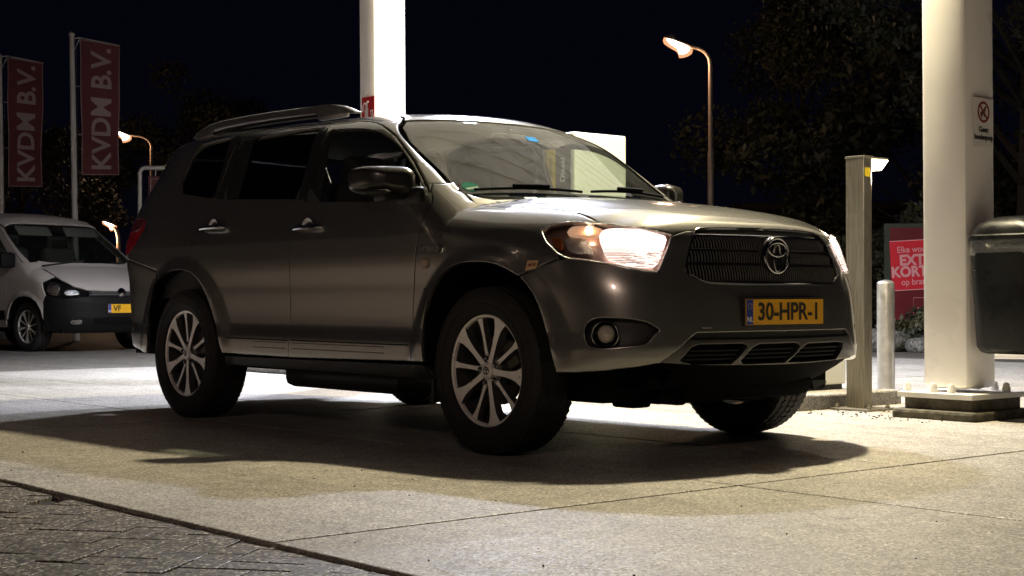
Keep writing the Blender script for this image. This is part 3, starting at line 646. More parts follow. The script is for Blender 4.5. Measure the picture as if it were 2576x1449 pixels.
# fog lamps
V, F, Nn = panel_mesh('D', FOG, grid=.02, inset=.045, flange=0, gap=-.004, bev=False, rnd=1)
Q = resample(chaikin(uv('D', FOG), 1), .02); A = onto('D', Q, .004); B_ = onto('D', Q, .046)
for s in (1, -1):
    fl = np.array([1, s, 1]); fr_ = link_panel('fog_recess', V * fl, F if s == 1 else [f[::-1] for f in F], Nn * fl, BLACK, suv)
    b = MB(); n = len(A); b.smooth = True; b.add(np.vstack([A, B_]) * fl, [(i, (i + 1) % n, n + (i + 1) % n, n + i) for i in range(n)]); b.build('recess_wall', MATTE, fr_)
    a = Vector((.62, -.785, 0)).normalized(); Xm = Matrix((Vector((.785, .62, 0)), Vector((0, 0, 1)), a)).transposed().to_4x4()
    def place(b_, c): b_.v = [tuple(np.array(Vector(c) + (Xm.to_3x3() @ Vector(q))) * fl) for q in b_.v]; return b_
    c0 = (.675, -.824, .549)
    b = MB(); b.tube([(.056 * math.cos(2 * math.pi * k / 28), .056 * math.sin(2 * math.pi * k / 28), .004) for k in range(28)], .004, 6, closed=True); place(b, c0).build('fog_ring', DKCHROME, fr_)
    b = MB(); b.lathe([(.055, .0), (.046, -.03), (.030, -.04)], 24); place(b, c0).build('fog_bowl', DKCHROME, fr_)
    b = MB(); b.lathe([(.038, -.026), (.032, -.014), (.018, -.007), (.001, -.005)], 24); place(b, c0).build('fog_lens', mat('fog_glass', (.42, .38, .34), .12, .3, bump=.4, bscale=150), fr_)
# wheels ------------------------------------------------------------
def wheel_parts(R0=.376, rim=.243, half=.12, van=False):
    ty = MB()
    ty.lathe([(rim + .002, -.085), (rim + .012, -.108), (rim + .035, -.122), (.315, -.125), (.345, -.119), (.362, -.108), (.371, -.098), (.372, -.06), (.372, .06), (.371, .098), (.362, .108), (.345, .119), (.315, .125), (rim + .035, .122), (rim + .012, .108), (rim + .002, .085)], 72, 'y')
    tr = MB()
    for k in range(64):
        th = 2 * math.pi * k / 64
        for (y0, w_, sh) in ((-.085, .03, .30), (-.044, .038, .55), (0, .03, 0), (.044, .038, -.55), (.085, .03, -.30)):
            X = Matrix.Rotation(th, 4, 'Y') @ Matrix.Translation((0, y0, .3725)) @ Matrix.Rotation(sh, 4, 'Z')
            dz = .0 if abs(y0) < .08 else -.0045
            tr.box((0, 0, 0), (.029, w_, .009), None); 
            for i in range(-8, 0): tr.v[i] = tuple(X @ (Vector(tr.v[i]) + Vector((0, 0, dz))))
    ring = MB()
    for r_ in (.300, .335): ring.tube([(r_ * math.cos(a), -.1255 + (.0 if r_ < .31 else .004), r_ * math.sin(a)) for a in np.linspace(0, 2 * math.pi, 60, endpoint=False)], .0022, 5, closed=True)
    return ty, tr, ring
def rim_mb():
    b = MB()                                   # slot 0 machined face, slot 1 painted
    b.cur = 0; b.lathe([(.246, -.098), (.2585, -.101), (.2585, -.094), (.250, -.088)], 72, 'y'); b.lathe([(.246, -.098), (.240, -.096), (.236, -.085)], 72, 'y')
    b.cur = 1; b.lathe([(.236, -.085), (.232, -.03), (.215, .02), (.225, .085), (.25, .1)], 48, 'y')
    def spoke(ang, prof, y_out, dep):
        ca, sa = math.cos(ang), math.sin(ang); n = len(prof)
        L_ = [(r_, h, y) for r_, h, y in prof]
        def W(r_, t, y): return (r_ * ca - t * sa, y, r_ * sa + t * ca)
        V = []; 
        for r_, h, y in L_: V += [W(r_, -h, y), W(r_, h, y), W(r_, h + .006, y + dep), W(r_, -h - .006, y + dep)]
        F0 = [(4 * i, 4 * i + 4, 4 * i + 5, 4 * i + 1) for i in range(n - 1)]
        F1 = [(4 * i + 1, 4 * i + 5, 4 * i + 6, 4 * i + 2) for i in range(n - 1)] + [(4 * i + 3, 4 * i + 7, 4 * i + 4, 4 * i) for i in range(n - 1)] + [(4 * i + 2, 4 * i + 6, 4 * i + 7, 4 * i + 3) for i in range(n - 1)]
        b.cur = 0; b.add(V, F0); b.cur = 1; b.add(V, F1)
    for k in range(5):
        a = R(-5 + 72 * k)
        spoke(a, [(.030, .016, -.088), (.07, .0135, -.090), (.12, .0135, -.092), (.165, .0165, -.094), (.20, .023, -.0955), (.225, .034, -.0965), (.241, .045, -.097)], 0, .035)
        spoke(a + R(36), [(.045, .013, -.080), (.10, .0095, -.082), (.16, .0088, -.084), (.205, .011, -.087), (.236, .018, -.091)], 0, .03)
    b.cur = 1; b.lathe([(.001, -.080), (.062, -.080), (.078, -.074), (.085, -.045)], 36, 'y')
    b.cur = 0; b.lathe([(.001, -.1), (.028, -.0995), (.036, -.096), (.040, -.086), (.041, -.075)], 30, 'y')
    return b
def make_wheel(parent, loc, flip=False, name='wheel'):
    w = bpy.data.objects.new(name, None); w.location = loc; w.rotation_euler = (0, 0, math.pi if flip else 0); finish(w, parent)
    ty, tr, ring = wheel_parts()
    ty.build('tyre', RUBBER, w); tr.build('tread', RUBBER, w, kind='stuff'); ring.build('sidewall_ridge', RUBBER, w)
    rim_mb().build('rim', [ALLOY, ALLOYD], w, fixn=True)
    for k in range(5):
        b = MB(); a = R(31 + 72 * k); b.lathe([(.011, -.074), (.011, -.092), (.008, -.096), (.001, -.097)], 6, 'y', (.058 * math.cos(a), 0, .058 * math.sin(a)))
        b.lathe([(.0165, -.072), (.0165, -.082), (.0135, -.082), (.0135, -.072)], 14, 'y', (.058 * math.cos(a), 0, .058 * math.sin(a)))
        b.build('lug_nut', DKCHROME, w)
    b = MB(); b.tube([(.019 * math.cos(t), -.1005, .016 * math.sin(t)) for t in np.linspace(0, 2 * math.pi, 20, endpoint=False)], .0022, 5, closed=True)
    b.tube([(.013 * math.cos(t), -.1005, .007 + .007 * math.sin(t)) for t in np.linspace(0, 2 * math.pi, 16, endpoint=False)], .0018, 5, closed=True)
    b.tube([(.005 * math.cos(t), -.1005, -.003 + .013 * math.sin(t)) for t in np.linspace(0, 2 * math.pi, 16, endpoint=False)], .0018, 5, closed=True); b.build('cap_emblem', DKCHROME, w)
    b = MB(); b.lathe([(.05, -.03), (.155, -.03), (.155, -.008), (.05, -.008)], 40, 'y', closed=True); b.build('brake_disc', IRON, w)
    b = MB(); b.box((.11, -.02, .07), (.08, .07, .12), Matrix.Rotation(-.5, 4, 'Y'), .01); b.build('brake_caliper', IRON, w)
    return w
w0 = make_wheel(suv, (0, -.815, .376))
for loc, fl in (((-2.79, -.815, .376), 0), ((0, .815, .376), 1), ((-2.79, .815, .376), 1)):
    w = copy_tree(w0, suv); w.location = loc; w.rotation_euler = (0, R(8) if not fl else 0, math.pi if fl else 0)
# wheel housings
def housing(arc, s):
    b = MB(); b.smooth = True; n = len(arc)
    A = [(x, s * .925, z) for x, z in arc]; B_ = [(x, s * .60, z + .02) for x, z in arc]
    b.add(A + B_, [(i, i + 1, n + i + 1, n + i) for i in range(n - 1)]); b.add(B_, [tuple(range(n))]); return b
for arc in ([(.49, .385)] + [(.47, .46), (.405, .621), (.351, .72)] + ARC_F, ARC_R): both('wheel_housing', lambda s: housing(arc, s), MATTE, suv)
# sill, shade lines of the door mouldings
for xs in ((-.56, -1.605), (-1.64, -2.27)):
    x0, x1 = xs
    panel('groove_shade_line', 'S', [(x0, .474), (x1, .476), (x1, .482), (x0, .480)], MATTE, suv, grid=.025, inset=-.0012, flange=.002, gap=0, bev=False)  # black strip paints the groove's shade; nothing is cut in
    xa, xb = (x0 - .20, x1 + .02) if x1 > -2 else (x0 - .02, x1 + .28)
    for z_ in (.462, .432): panel('moulding_shade_line', 'S', [(xa, z_), (xb, z_ + .001), (xb, z_ + .005), (xa, z_ + .004)], BLACK, suv, grid=.025, inset=-.0010, flange=.002, gap=0, bev=False)  # thin black lines painted as shade along the moulding ridge
panel('sill', 'S', [(-.43, .388), (-2.29, .378), (-2.31, .325), (-.40, .315)], BLACK, suv, grid=.03, inset=.012, flange=.05)
panel('front_arch_liner_edge', 'S', [(-.432, .39), (-.36, .34), (-.36, .325), (-.45, .32)], BLACK, suv, grid=.03, inset=.02, flange=.05)
# underbody
b = MB(); b.box((-1.45, 0, .36), (4.3, 1.20, .10)); b.box((-1.36, 0, .355), (1.75, 1.74, .08)); b.box((-3.45, 0, .40), (.62, 1.5, .1)); b.box((.42, 0, .34), (.5, .80, .10), None, .02); b.build('floor_pan', MATTE, suv)
b = MB(); b.smooth = True; b.box((-1.55, -.38, .275), (1.10, .60, .14), None, .05); b.build('fuel_tank', BLACK, suv)
b = MB(); b.smooth = True; b.box((-1.7, .45, .29), (.9, .4, .1), None, .04); b.build('battery_cover', BLACK, suv)
b = MB(); b.tube([(-.5, .1, .27), (-1.6, .05, .27), (-2.3, .2, .26), (-3.3, .45, .30)], .03, 8); b.tube([(-2.9, .42, .30), (-3.5, .46, .31)], .09, 10); b.build('exhaust', IRON, suv)
b = MB(); b.tube([(0, -.70, .33), (0, -.25, .30), (0, .25, .30), (0, .70, .33)], .035, 8); b.tube([(-2.79, -.7, .36), (-2.79, .7, .36)], .05, 8)
b.box((.15, -.45, .30), (.35, .25, .04)); b.box((.15, .45, .30), (.35, .25, .04)); b.build('axle', IRON, suv)
b = MB(); b.smooth = True; b.box((.38, 0, .268), (.56, .98, .06), None, .025)
for y in (-.30, -.08, .14, .34): b.box((.44, y, .245), (.36, .06, .04), None, .015)
b.box((.40, -.40, .235), (.14, .12, .05), None, .015); b.box((.40, .38, .235), (.14, .12, .05), None, .015); b.build('engine_undertray', MATTE, suv)
b = MB(); b.smooth = True; b.box((.66, 0, .335), (.22, .86, .09), Matrix.Rotation(.45, 4, 'Y'), .03); b.build('radiator_guard', MATTE, suv)
for s in (-1, 1):
    b = MB(); b.smooth = True; b.box((.44, s * .58, .325), (.30, .36, .15), None, .03); b.build('splash_shield', MATTE, suv)
    b = MB(); b.box((-.44, s * .78, .30), (.02, .20, .18)); b.build('mud_flap', BLACK, suv)
b = MB()
for k in range(4): b.box((.60 - .045 * k, .66 + .02 * k, .33), (.012, .10, .12), Matrix.Rotation(.3, 4, 'X'))
b.build('brake_duct', BLACK, suv)
# door mirrors
def mirror_mb(s):
    b = MB(); b.smooth = True
    rings = []
    for x, k in ((-.735, .90), (-.715, .97), (-.675, 1.0), (-.63, .96), (-.595, .84), (-.575, .62), (-.568, .30)):
        rg = []
        for t in np.linspace(0, 2 * math.pi, 28, endpoint=False):
            c, sn = math.cos(t), math.sin(t); e = .5
            yy = math.copysign(abs(c) ** e, c); zz = math.copysign(abs(sn) ** e, sn)
            rg.append((x, s * (.980 + .125 * k * yy), 1.262 + .073 * k * zz * (1 - .10 * yy) + .006 * yy))
        rings.append(rg)
    n = 28; b.add([p for rg in rings for p in rg], [(i * n + k, i * n + (k + 1) % n, (i + 1) * n + (k + 1) % n, (i + 1) * n + k) for i in range(6) for k in range(n)])
    b.add(rings[-1], [tuple(range(n))]); b.v = [(x - .50 * (abs(y) - .90), y, z) for x, y, z in b.v]; return b
for s in (-1, 1):
    mo = mirror_mb(s).build('door_mirror', MIRRORM, suv, sharp=80)
    b = MB(); b.smooth = True; b.box((-.66, s * .935, 1.192), (.10, .20, .045), Matrix.Rotation(s * -.12, 4, 'X'), .015); b.box((-.60, s * .885, 1.185), (.20, .05, .09), None, .02); b.build('mirror_foot', BLACK, mo)
    b = MB(); b.box((-.778, s * .98, 1.262), (.004, .20, .115), Matrix.Rotation(s * -.46, 4, 'Z')); b.build('mirror_glass', CHROME, mo)
    b = MB(); b.smooth = True; b.box((-.675, s * .98, 1.202), (.12, .22, .022), Matrix.Rotation(s * -.46, 4, 'Z'), .009); b.build('mirror_underside', BLACK, mo)
# door handles
def handle_mb(s, x):
    y = -onto('S', [(x, 1.068)])[0][1]; b = MB(); b.smooth = True
    b.tube([(x - .125, s * (y - .004), 1.062), (x - .11, s * (y + .022), 1.064), (x - .03, s * (y + .036), 1.067), (x + .06, s * (y + .036), 1.067), (x + .10, s * (y + .022), 1.066), (x + .115, s * (y - .004), 1.066)], [.009, .0115, .0125, .0125, .0115, .009], 10); return b
for x, dz in ((-1.43, 0), (-2.43, .035)):
    for s in (-1, 1):
        y = -onto('S', [(x, 1.068 + dz)])[0][1]
        b = handle_mb(s, x); b.v = [(a, c, e + dz) for a, c, e in b.v]; h = b.build('door_handle', CHROME, suv)
        b = MB(); b.smooth = True; b.lathe([(.052, .0), (.049, .004), (.03, -.004), (.001, -.010)], 24, 'y'); b.v = [(q[0] * 1.15 + x - .01, s * (y + .001 + q[1]), q[2] + 1.067 + dz) for q in b.v]; b.build('handle_cup', DKCHROME, h)
# roof rails
def rail_mb(s):
    b = MB(); b.smooth = True
    sec = [(-.026, -.024), (-.026, .006), (-.016, .016), (.010, .014), (.022, .002), (.022, -.024)]
    path = [(-3.22, 1.700, .30), (-3.16, 1.722, .7), (-3.05, 1.745, .95), (-2.9, 1.757, 1), (-2.6, 1.760, 1), (-2.3, 1.758, 1), (-2.05, 1.752, 1), (-1.86, 1.746, 1.05), (-1.80, 1.742, 1.3), (-1.68, 1.736, 1.25), (-1.58, 1.724, 1.0), (-1.50, 1.706, .6), (-1.46, 1.694, .25)]
    V = []
    for x, z, k in path:
        y = .607 + .018 * (x + 2.4) * (1 if x > -2.4 else -.6) * -.35
        for a, c in sec: V.append((x, s * (y - a), z + c * k - (0 if k >= 1 else 0)))
    n = len(sec); m = len(path)
    b.add(V, [(i * n + k, i * n + (k + 1) % n, (i + 1) * n + (k + 1) % n, (i + 1) * n + k) for i in range(m - 1) for k in range(n)] + [tuple(range(n)), tuple((m - 1) * n + k for k in range(n))])
    return b
for s in (-1, 1):
    r_ = rail_mb(s).build('roof_rail', RAILM, suv, sharp=50)
    b = MB(); b.tube([(x_, s * .607, z_) for x_, z_ in ((-3.1, 1.700), (-2.9, 1.711), (-2.6, 1.716), (-2.3, 1.716), (-2.0, 1.711), (-1.8, 1.705))], .012, 6); b.build('rail_base', BLACK, r_)
    for xx, zz, ll in ((-1.69, 1.704, .26), (-3.10, 1.70, .20)):
        b = MB(); b.smooth = True; b.box((xx, s * .607, zz), (ll, .044, .052), None, .012); b.build('rail_foot', RAILM, r_)
    continue
    b = MB(); b.smooth = True; b.box((-1.69, s * .607, 1.704), (.26, .044, .05), None, .012); b.box((-3.10, s * .607, 1.70), (.20, .046, .06), None, .012); b.build('rail_foot', RAILM, r_)
# wipers
def wiper(x0, y0, y1):
    ys = np.linspace(y0, y1, 9); P = onto('W', [(0, y, 1.0) for y in ys] if False else np.stack([ys, uv('W', [(x0, 0, 0)])[0][1] + 0 * ys], 1))
    return P
for (pa, pb) in (((-.30, -.05), (-.385, -.66)), ((-.31, .02), (-.43, .66))):
    n = 10; Q = np.array([uv('W', [(pa[0] + (pb[0] - pa[0]) * t, pa[1] + (pb[1] - pa[1]) * t, 1.215 + .012 * t + .012)])[0] for t in np.linspace(0, 1, n)])
    P = onto('W', Q, -.012); b = MB(); b.tube([tuple(p) for p in P], .007, 6); wb = b.build('wiper', MATTE, suv)
    P2 = onto('W', [Q[3], Q[4], Q[5], Q[6]], -.028); b = MB(); b.tube([tuple(p) for p in P2], .010, 6); b.build('wiper_bridge', MATTE, wb)
# badges and stickers on the wing
y = -onto('S', [(-.375, .927)])[0][1]
text('hybrid_badge', 'HYBRID', .034, (-.385, -y - .002, .927), (1, 0, 0), (0, 0, 1), mat('satin_badge', (.20, .19, .18), .4, .3), suv, bold=.0012, sx=1.15, ext=.003)
b = MB(); b.smooth = True; b.tube([(-.288, -y - .003, .942), (-.279, -y - .003, .93), (-.284, -y - .003, .916), (-.292, -y - .003, .912)], .005, 6); b.build('badge_leaf', CHROME, suv)
for s in (-1, 1):
    b = MB(); b.lathe([(.024, .0), (.023, .010), (.016, .016), (.001, .018)], 20, 'y'); b.v = [(q[0] - .418, s * (y - .002 + q[1]), q[2] + .862) for q in b.v]; rp = b.build('side_repeater', mat('repeater_lens', (.42, .32, .24), .2), suv)
panel('wing_sticker', 'S', [(.304, .862), (.366, .862), (.355, .828), (.298, .818)], mat('sticker_orange', (.62, .40, .22), .5), suv, None, grid=.03, inset=-.0015, flange=.001, gap=0)
panel('sticker_print', 'S', [(.311, .848), (.335, .849), (.333, .837), (.309, .836)], mat('sticker_brown', (.22, .06, .02), .5), suv, None, grid=.03, inset=-.003, flange=.001, gap=0)
panel('sticker_print', 'S', [(.340, .851), (.356, .850), (.352, .836), (.338, .837)], mat('sticker_brown', (.22, .06, .02), .5), suv, None, grid=.03, inset=-.003, flange=.001, gap=0)
# windscreen stickers
def disc_uv(cu_, cv_, r_, n=24): return [(cu_ + r_ * math.cos(2 * math.pi * k / n), cv_ + r_ * math.sin(2 * math.pi * k / n)) for k in range(n)]
q = uv('W', [(-.444, -.645, 1.239)])[0]
GREEN = mat('sticker_green', (.012, .10, .06), .9, spec=.05)
st = link_panel('emission_sticker', *panel_mesh('W', disc_uv(q[0], q[1], .044), grid=.03, inset=.004, flange=0, gap=0, bev=False), GREEN, suv)
link_panel('sticker_text_band', *panel_mesh('W', [(q[0] - .034, q[1] - .008), (q[0] + .034, q[1] - .008), (q[0] + .034, q[1] - .024), (q[0] - .034, q[1] - .024)], grid=.03, inset=.0025, flange=0, gap=0, bev=False), mat('sticker_pale', (.25, .30, .26), .9, spec=.05), st)
q = uv('W', [(-.794, .055, 1.54)])[0]
link_panel('blue_sticker', *panel_mesh('W', [(q[0] - .035, q[1] - .02), (q[0] + .035, q[1] - .02), (q[0] + .035, q[1] + .03), (q[0] - .035, q[1] + .03)], grid=.03, inset=.004, flange=0, gap=0, bev=False), mat('sticker_blue', (.02, .16, .42), .9, spec=.05), suv)
# cabin
b = MB(); b.smooth = True
prof = [(-.42, 1.155), (-.52, 1.175), (-.66, 1.172), (-.84, 1.160), (-.93, 1.12), (-.97, 1.02), (-.95, .80), (-.90, .62)]
V = []; 
for x, z in prof:
    for yv in np.linspace(-.80, .80, 13): V.append((x + .03 * (abs(yv) / .8) ** 2, yv, z + (.022 * math.exp(-((yv - .38) / .16) ** 2) if -.9 < x < -.6 else 0)))
b.add(V, [(i * 13 + k, i * 13 + k + 1, (i + 1) * 13 + k + 1, (i + 1) * 13 + k) for i in range(len(prof) - 1) for k in range(12)]); b.build('dashboard', DASH, suv, sharp=60)
def seat(x, y):
    o = MB(); o.smooth = True; o.box((x, y, .70), (.52, .50, .16), Matrix.Rotation(-.08, 4, 'Y'), .06)
    s = o.build('front_seat' if x > -1.6 else 'rear_seat', CLOTH, suv)
    o = MB(); o.smooth = True; o.box((x - .30, y, 1.02), (.15, .48, .62), Matrix.Rotation(-.22, 4, 'Y'), .06); o.build('seat_back', CLOTH, s)
    o = MB(); o.smooth = True; o.box((x - .37, y, 1.40), (.09, .26, .17), Matrix.Rotation(-.15, 4, 'Y'), .035); o.build('headrest', CLOTH, s)
for x, y in ((-1.35, -.38), (-1.35, .38), (-2.3, -.38), (-2.3, .38)): seat(x, y)
b = MB(); cst = Vector((-.93, .38, 1.075)); ax = Vector((-.9, 0, .42)).normalized(); u1 = Vector((0, 1, 0)); u2 = ax.cross(u1)
b.tube([tuple(cst + (u1 * math.cos(t) + u2 * math.sin(t)) * .185) for t in np.linspace(0, 2 * math.pi, 32, endpoint=False)], .016, 8, closed=True)
for t in (0, math.pi, -math.pi / 2 if u2.z > 0 else math.pi / 2): b.tube([tuple(cst), tuple(cst + (u1 * math.cos(t) + u2 * math.sin(t)) * .18)], .018, 6)
b.tube([tuple(cst), tuple(cst - ax * .25)], .03, 8); b.build('steering_wheel', DASH, suv)
b = MB(); b.smooth = True; b.box((-.95, .02, 1.545), (.03, .24, .065), Matrix.Rotation(.15, 4, 'Y'), .015); b.tube([(-.95, .02, 1.57), (-.93, .02, 1.60)], .010, 6); b.build('rear_view_mirror', DASH, suv)
b = MB(); b.box((-.70, .52, 1.205), (.02, .16, .085), Matrix.Rotation(.3, 4, 'Y'), .008); b.build('navigation_screen', DASH, suv)
panel('headliner', 'T', [(-1.02, 0), (-1.06, -.45), (-1.15, -.60), (-2.5, -.62), (-3.35, -.56), (-3.45, 0)], CLOTH, suv, 'join', grid=.08, inset=.035, flange=0, gap=0)
b = MB(); b.box((-1.9, 0, .60), (2.7, 1.60, .04)); b.build('cabin_floor', DASH, suv)
for s in (-1, 1):
    b = MB(); b.box((-1.45, s * .85, .82), (2.0, .03, .62)); b.box((-3.0, s * .83, .95), (.9, .03, .5)); b.build('door_trim', DASH, suv)
b = MB(); b.box((-3.62, 0, .95), (.05, 1.35, .75)); b.box((-.50, 0, .80), (.05, 1.5, .62)); b.build('bulkhead', MATTE, suv)
b = MB(); b.box((-.43, -.80, .72), (.02, .26, .55)); b.build('wing_baffle', MATTE, suv); b = MB(); b.box((-.43, .80, .72), (.02, .26, .55)); b.build('wing_baffle', MATTE, suv)
b = MB()                                       # front seat belt on the far side
b.tube([(-1.58, .77, 1.48), (-1.42, .60, 1.15), (-1.35, .45, .82)], .012, 4); b.build('seat_belt', DASH, suv)

# ------------------------------------------------------------------ ground: concrete slabs, brick paving, yard
CONC = speckle_mat('exposed_concrete', (.37, .345, .305), (.16, .15, .13), (.68, .64, .57), 140, .6, .24, .5, .3)
BRICKM = speckle_mat('worn_brick_paver', (.135, .12, .10), (.02, .018, .015), (.62, .57, .48), 120, .55, .35, 1.0)
YARDM = speckle_mat('yard_paving', (.14, .125, .105), (.05, .045, .04), (.26, .24, .2), 90, .75, .35, .6)
SOIL = mat('dark_joint_sand', (.02, .017, .014), .95, var=.4, vscale=60, bump=.6, bscale=200)
KERBM = speckle_mat('kerb_concrete', (.33, .315, .28), (.12, .11, .10), (.5, .47, .42), 140, .7, .3, .5)
def sheet(name, rects, z, m, kind='structure', label=None):
    b = MB()
    for x0, y0, x1, y1 in rects: b.add([(x0, y0, z), (x1, y0, z), (x1, y1, z), (x0, y1, z)], [(0, 1, 2, 3)])
    return b.build(name, m, None, label, None, None, kind, fixn=False)
sheet('ground', [(-300, -300, 300, 300)], -.12, mat('dark_earth', (.03, .026, .02), .95, var=.4, vscale=2))
fore = sheet('forecourt', [(-8.9, -2.905, 9.5, 9.4)], -.036, SOIL)
XE = [-8.90, -6.85, -4.78, -2.635, -.555, 1.458, 3.5, 5.5, 7.5, 9.5]
YE = [-2.905, -.888, .130, 1.640, 3.4, 5.4, 7.4, 9.4]
for i in range(len(XE) - 1):
    for j in range(len(YE) - 1):
        x0, x1, y0, y1 = XE[i], XE[i + 1], YE[j], YE[j + 1]
        g = .006; gy0 = .014 if j == 3 else g
        w, h = x1 - x0 - 2 * g, y1 - y0 - g - gy0
        b = MB(); b.box((0, 0, -.05), (w, h, .10), None, .006)
        o = b.build('concrete_slab', CONC, fore); o.location = ((x0 + x1) / 2, (y0 + gy0 + y1 - g) / 2, RNG.uniform(-.0015, .0015))
yard = sheet('yard', [(-120, -2.9, -8.93, 120), (-8.93, 9.43, 40, 120), (9.53, -60, 60, 9.43), (-120, -60, -6, -2.94)], -.012, YARDM)
pav = sheet('brick_paving', [(-5.99, -60, 9.52, -2.91)], -.030, SOIL)
# herringbone pavers
var = []
for k in range(4):
    b = MB(); b.box((0, 0, -.03), (.207, .1015, .06), None, .0022)
    var.append(b.build('brick', BRICKM, pav))
first = list(var); c45, s45 = math.cos(R(38)), math.sin(R(38)); nb = 0; rest = MB()
spots = []
Lb, Wb = .2105, .1052
for i in range(-60, 60):
    for j in range(-60, 60):
        # herringbone lattice: steps (W,W) and (2W,-2W)... a horizontal and a vertical brick per cell
        ox = i * Wb + j * 2 * Wb; oy = i * Wb - j * 2 * Wb
        for hv in (0, 1):
            lx, ly, rot_ = (ox + Wb, oy + Wb / 2, 0) if hv == 0 else (ox + Wb * 2.5, oy + 0, math.pi / 2)
            x = 1.3 + lx * c45 - ly * s45; y = -3.6 + lx * s45 + ly * c45
            if -2.0 < x < 3.6 and -5.0 < y < -2.79: spots.append((math.hypot(x - 1.2, y + 3.2), x, y, rot_ + R(38)))
spots.sort()
for k, (d_, x, y, a) in enumerate(spots):
    if abs(x - .06) < .10 and -3.02 < y < -2.86: continue                 # a paver broken away at the slab edge
    z = -.014 + random.uniform(-.0025, .002)
    if k < 296:
        o = first.pop() if first else var[k % 4].copy()
        if o.name not in COL.objects: COL.objects.link(o); o.parent = pav
        o.location = (x, y, z); o.rotation_euler = (R(random.uniform(-.9, .9)), R(random.uniform(-.6, .6)), a + R(random.uniform(-.7, .7)))
    else:
        rest.box((x, y, z - .03), (.207, .1015, .06), Matrix.Rotation(a, 4, 'Z'))
rest.build('bricks', BRICKM, pav, kind='stuff')
sheet('brick_paving_far', [(-5.99, -5.65, -2.05, -2.91), (3.65, -5.65, 9.52, -2.91), (-2.05, -5.65, 3.65, -5.05)], -.016, BRICKM)
sheet('bounce_driveway', [(-5.99, -40, 9.52, -5.65)], -.012, CONC)  # unseen pale ground, added as something bright for the car side to reflect
# small debris on the slabs
b = MB()
for k in range(40):
    x, y = random.uniform(-1.5, 4), random.uniform(-2.8, -.9); s_ = random.uniform(.002, .0045)
    b.box((x, y, s_ * .4), (s_ * random.uniform(1, 2), s_, s_), Matrix.Rotation(random.uniform(0, 3), 4, 'Z'))
for k in range(160):
    x, y = random.uniform(-1.3, .3), random.uniform(2.0, 2.6); s_ = random.uniform(.002, .008)
    b.box((x, y, s_ * .4), (s_ * random.uniform(1, 2), s_, s_ * .8), Matrix.Rotation(random.uniform(0, 3), 4, 'Z'))
b.build('gravel', mat('grit', (.06, .05, .04), .9, var=.5, vscale=80), None, None, None, None, 'stuff')

# ------------------------------------------------------------------ filling-station canopy, its lamps and its columns
WHITE = mat('white_enamel', (.86, .83, .79), .32, coat=.3, var=.09, vscale=2.2, rvar=.08)
WHITED = mat('dirty_white_steel', (.70, .68, .63), .4, var=.14, vscale=4, rvar=.08)
canopy = thing('canopy', 'white flat canopy roof over the forecourt, ribbed underneath', 'canopy', (-2.6, 2.9, 5.12))
b = MB(); b.box((0, 0, .25), (9.4, 6.6, .34)); b.build('canopy_deck', WHITED, canopy)
for k in range(33):
    b = MB(); b.box((-4.55 + .284 * k, 0, .055), (.10, 6.5, .05), None, .01); b.build('ceiling_rib', WHITED, canopy)
for (c, d) in (((0, -3.34, .25), (9.56, .08, .60)), ((0, 3.34, .25), (9.56, .08, .60)), ((-4.74, 0, .25), (.08, 6.6, .60)), ((4.74, 0, .25), (.08, 6.6, .60))):
    b = MB(); b.box(c, d, None, .01); b.build('fascia', WHITE, canopy)
def canopy_lamp(x, y, col, s, label, sz=.24, skirt=0.):
    t = thing('canopy_light', label, 'ceiling light', (x, y, 5.09), 0, 'lamps under the canopy')
    b = MB(); b.box((0, 0, -.03), (sz + .10, sz + .10, .10), None, .01); b.build('lamp_case', WHITED, t)
    if skirt:
        for (cx, cy, dx, dy) in ((0, sz / 2 + .02, sz + .08, .02), (0, -sz / 2 - .02, sz + .08, .02), (sz / 2 + .02, 0, .02, sz + .02), (-sz / 2 - .02, 0, .02, sz + .02)):
            b = MB(); b.box((cx, cy, -.08 - skirt / 2), (dx, dy, skirt)); b.build('light_cutoff', WHITED, t)  # added skirt, stops this lamp from reaching the front ground
    b = MB(); b.add([(-sz / 2, -sz / 2, -.086), (sz / 2, -sz / 2, -.086), (sz / 2, sz / 2, -.086), (-sz / 2, sz / 2, -.086)], [(0, 3, 2, 1)])
    b.build('diffuser', emit_mat('canopy_lamp_' + ''.join(c for c in label if c.isalpha())[:12], col, s), t, fixn=False)
canopy_lamp(-4.15, 3.05, (.80, .84, 1.05), W_STR, 'cold white lamp under the canopy, nearest the rear column')
canopy_lamp(-.79, 2.06, (1.0, .865, .57), Y_STR, 'yellowish lamp under the canopy, between the two columns')
canopy_lamp(-6.6, 4.3, (.85, .9, 1.03), 12000, 'white lamp under the canopy, behind the rear column', skirt=.12)
GALVX = mat('bracket_steel', (.4, .39, .37), .45, .7)
MOSS = mat('mossy_concrete', (.085, .075, .05), .9, var=.65, vscale=14, bump=.9, bscale=40)
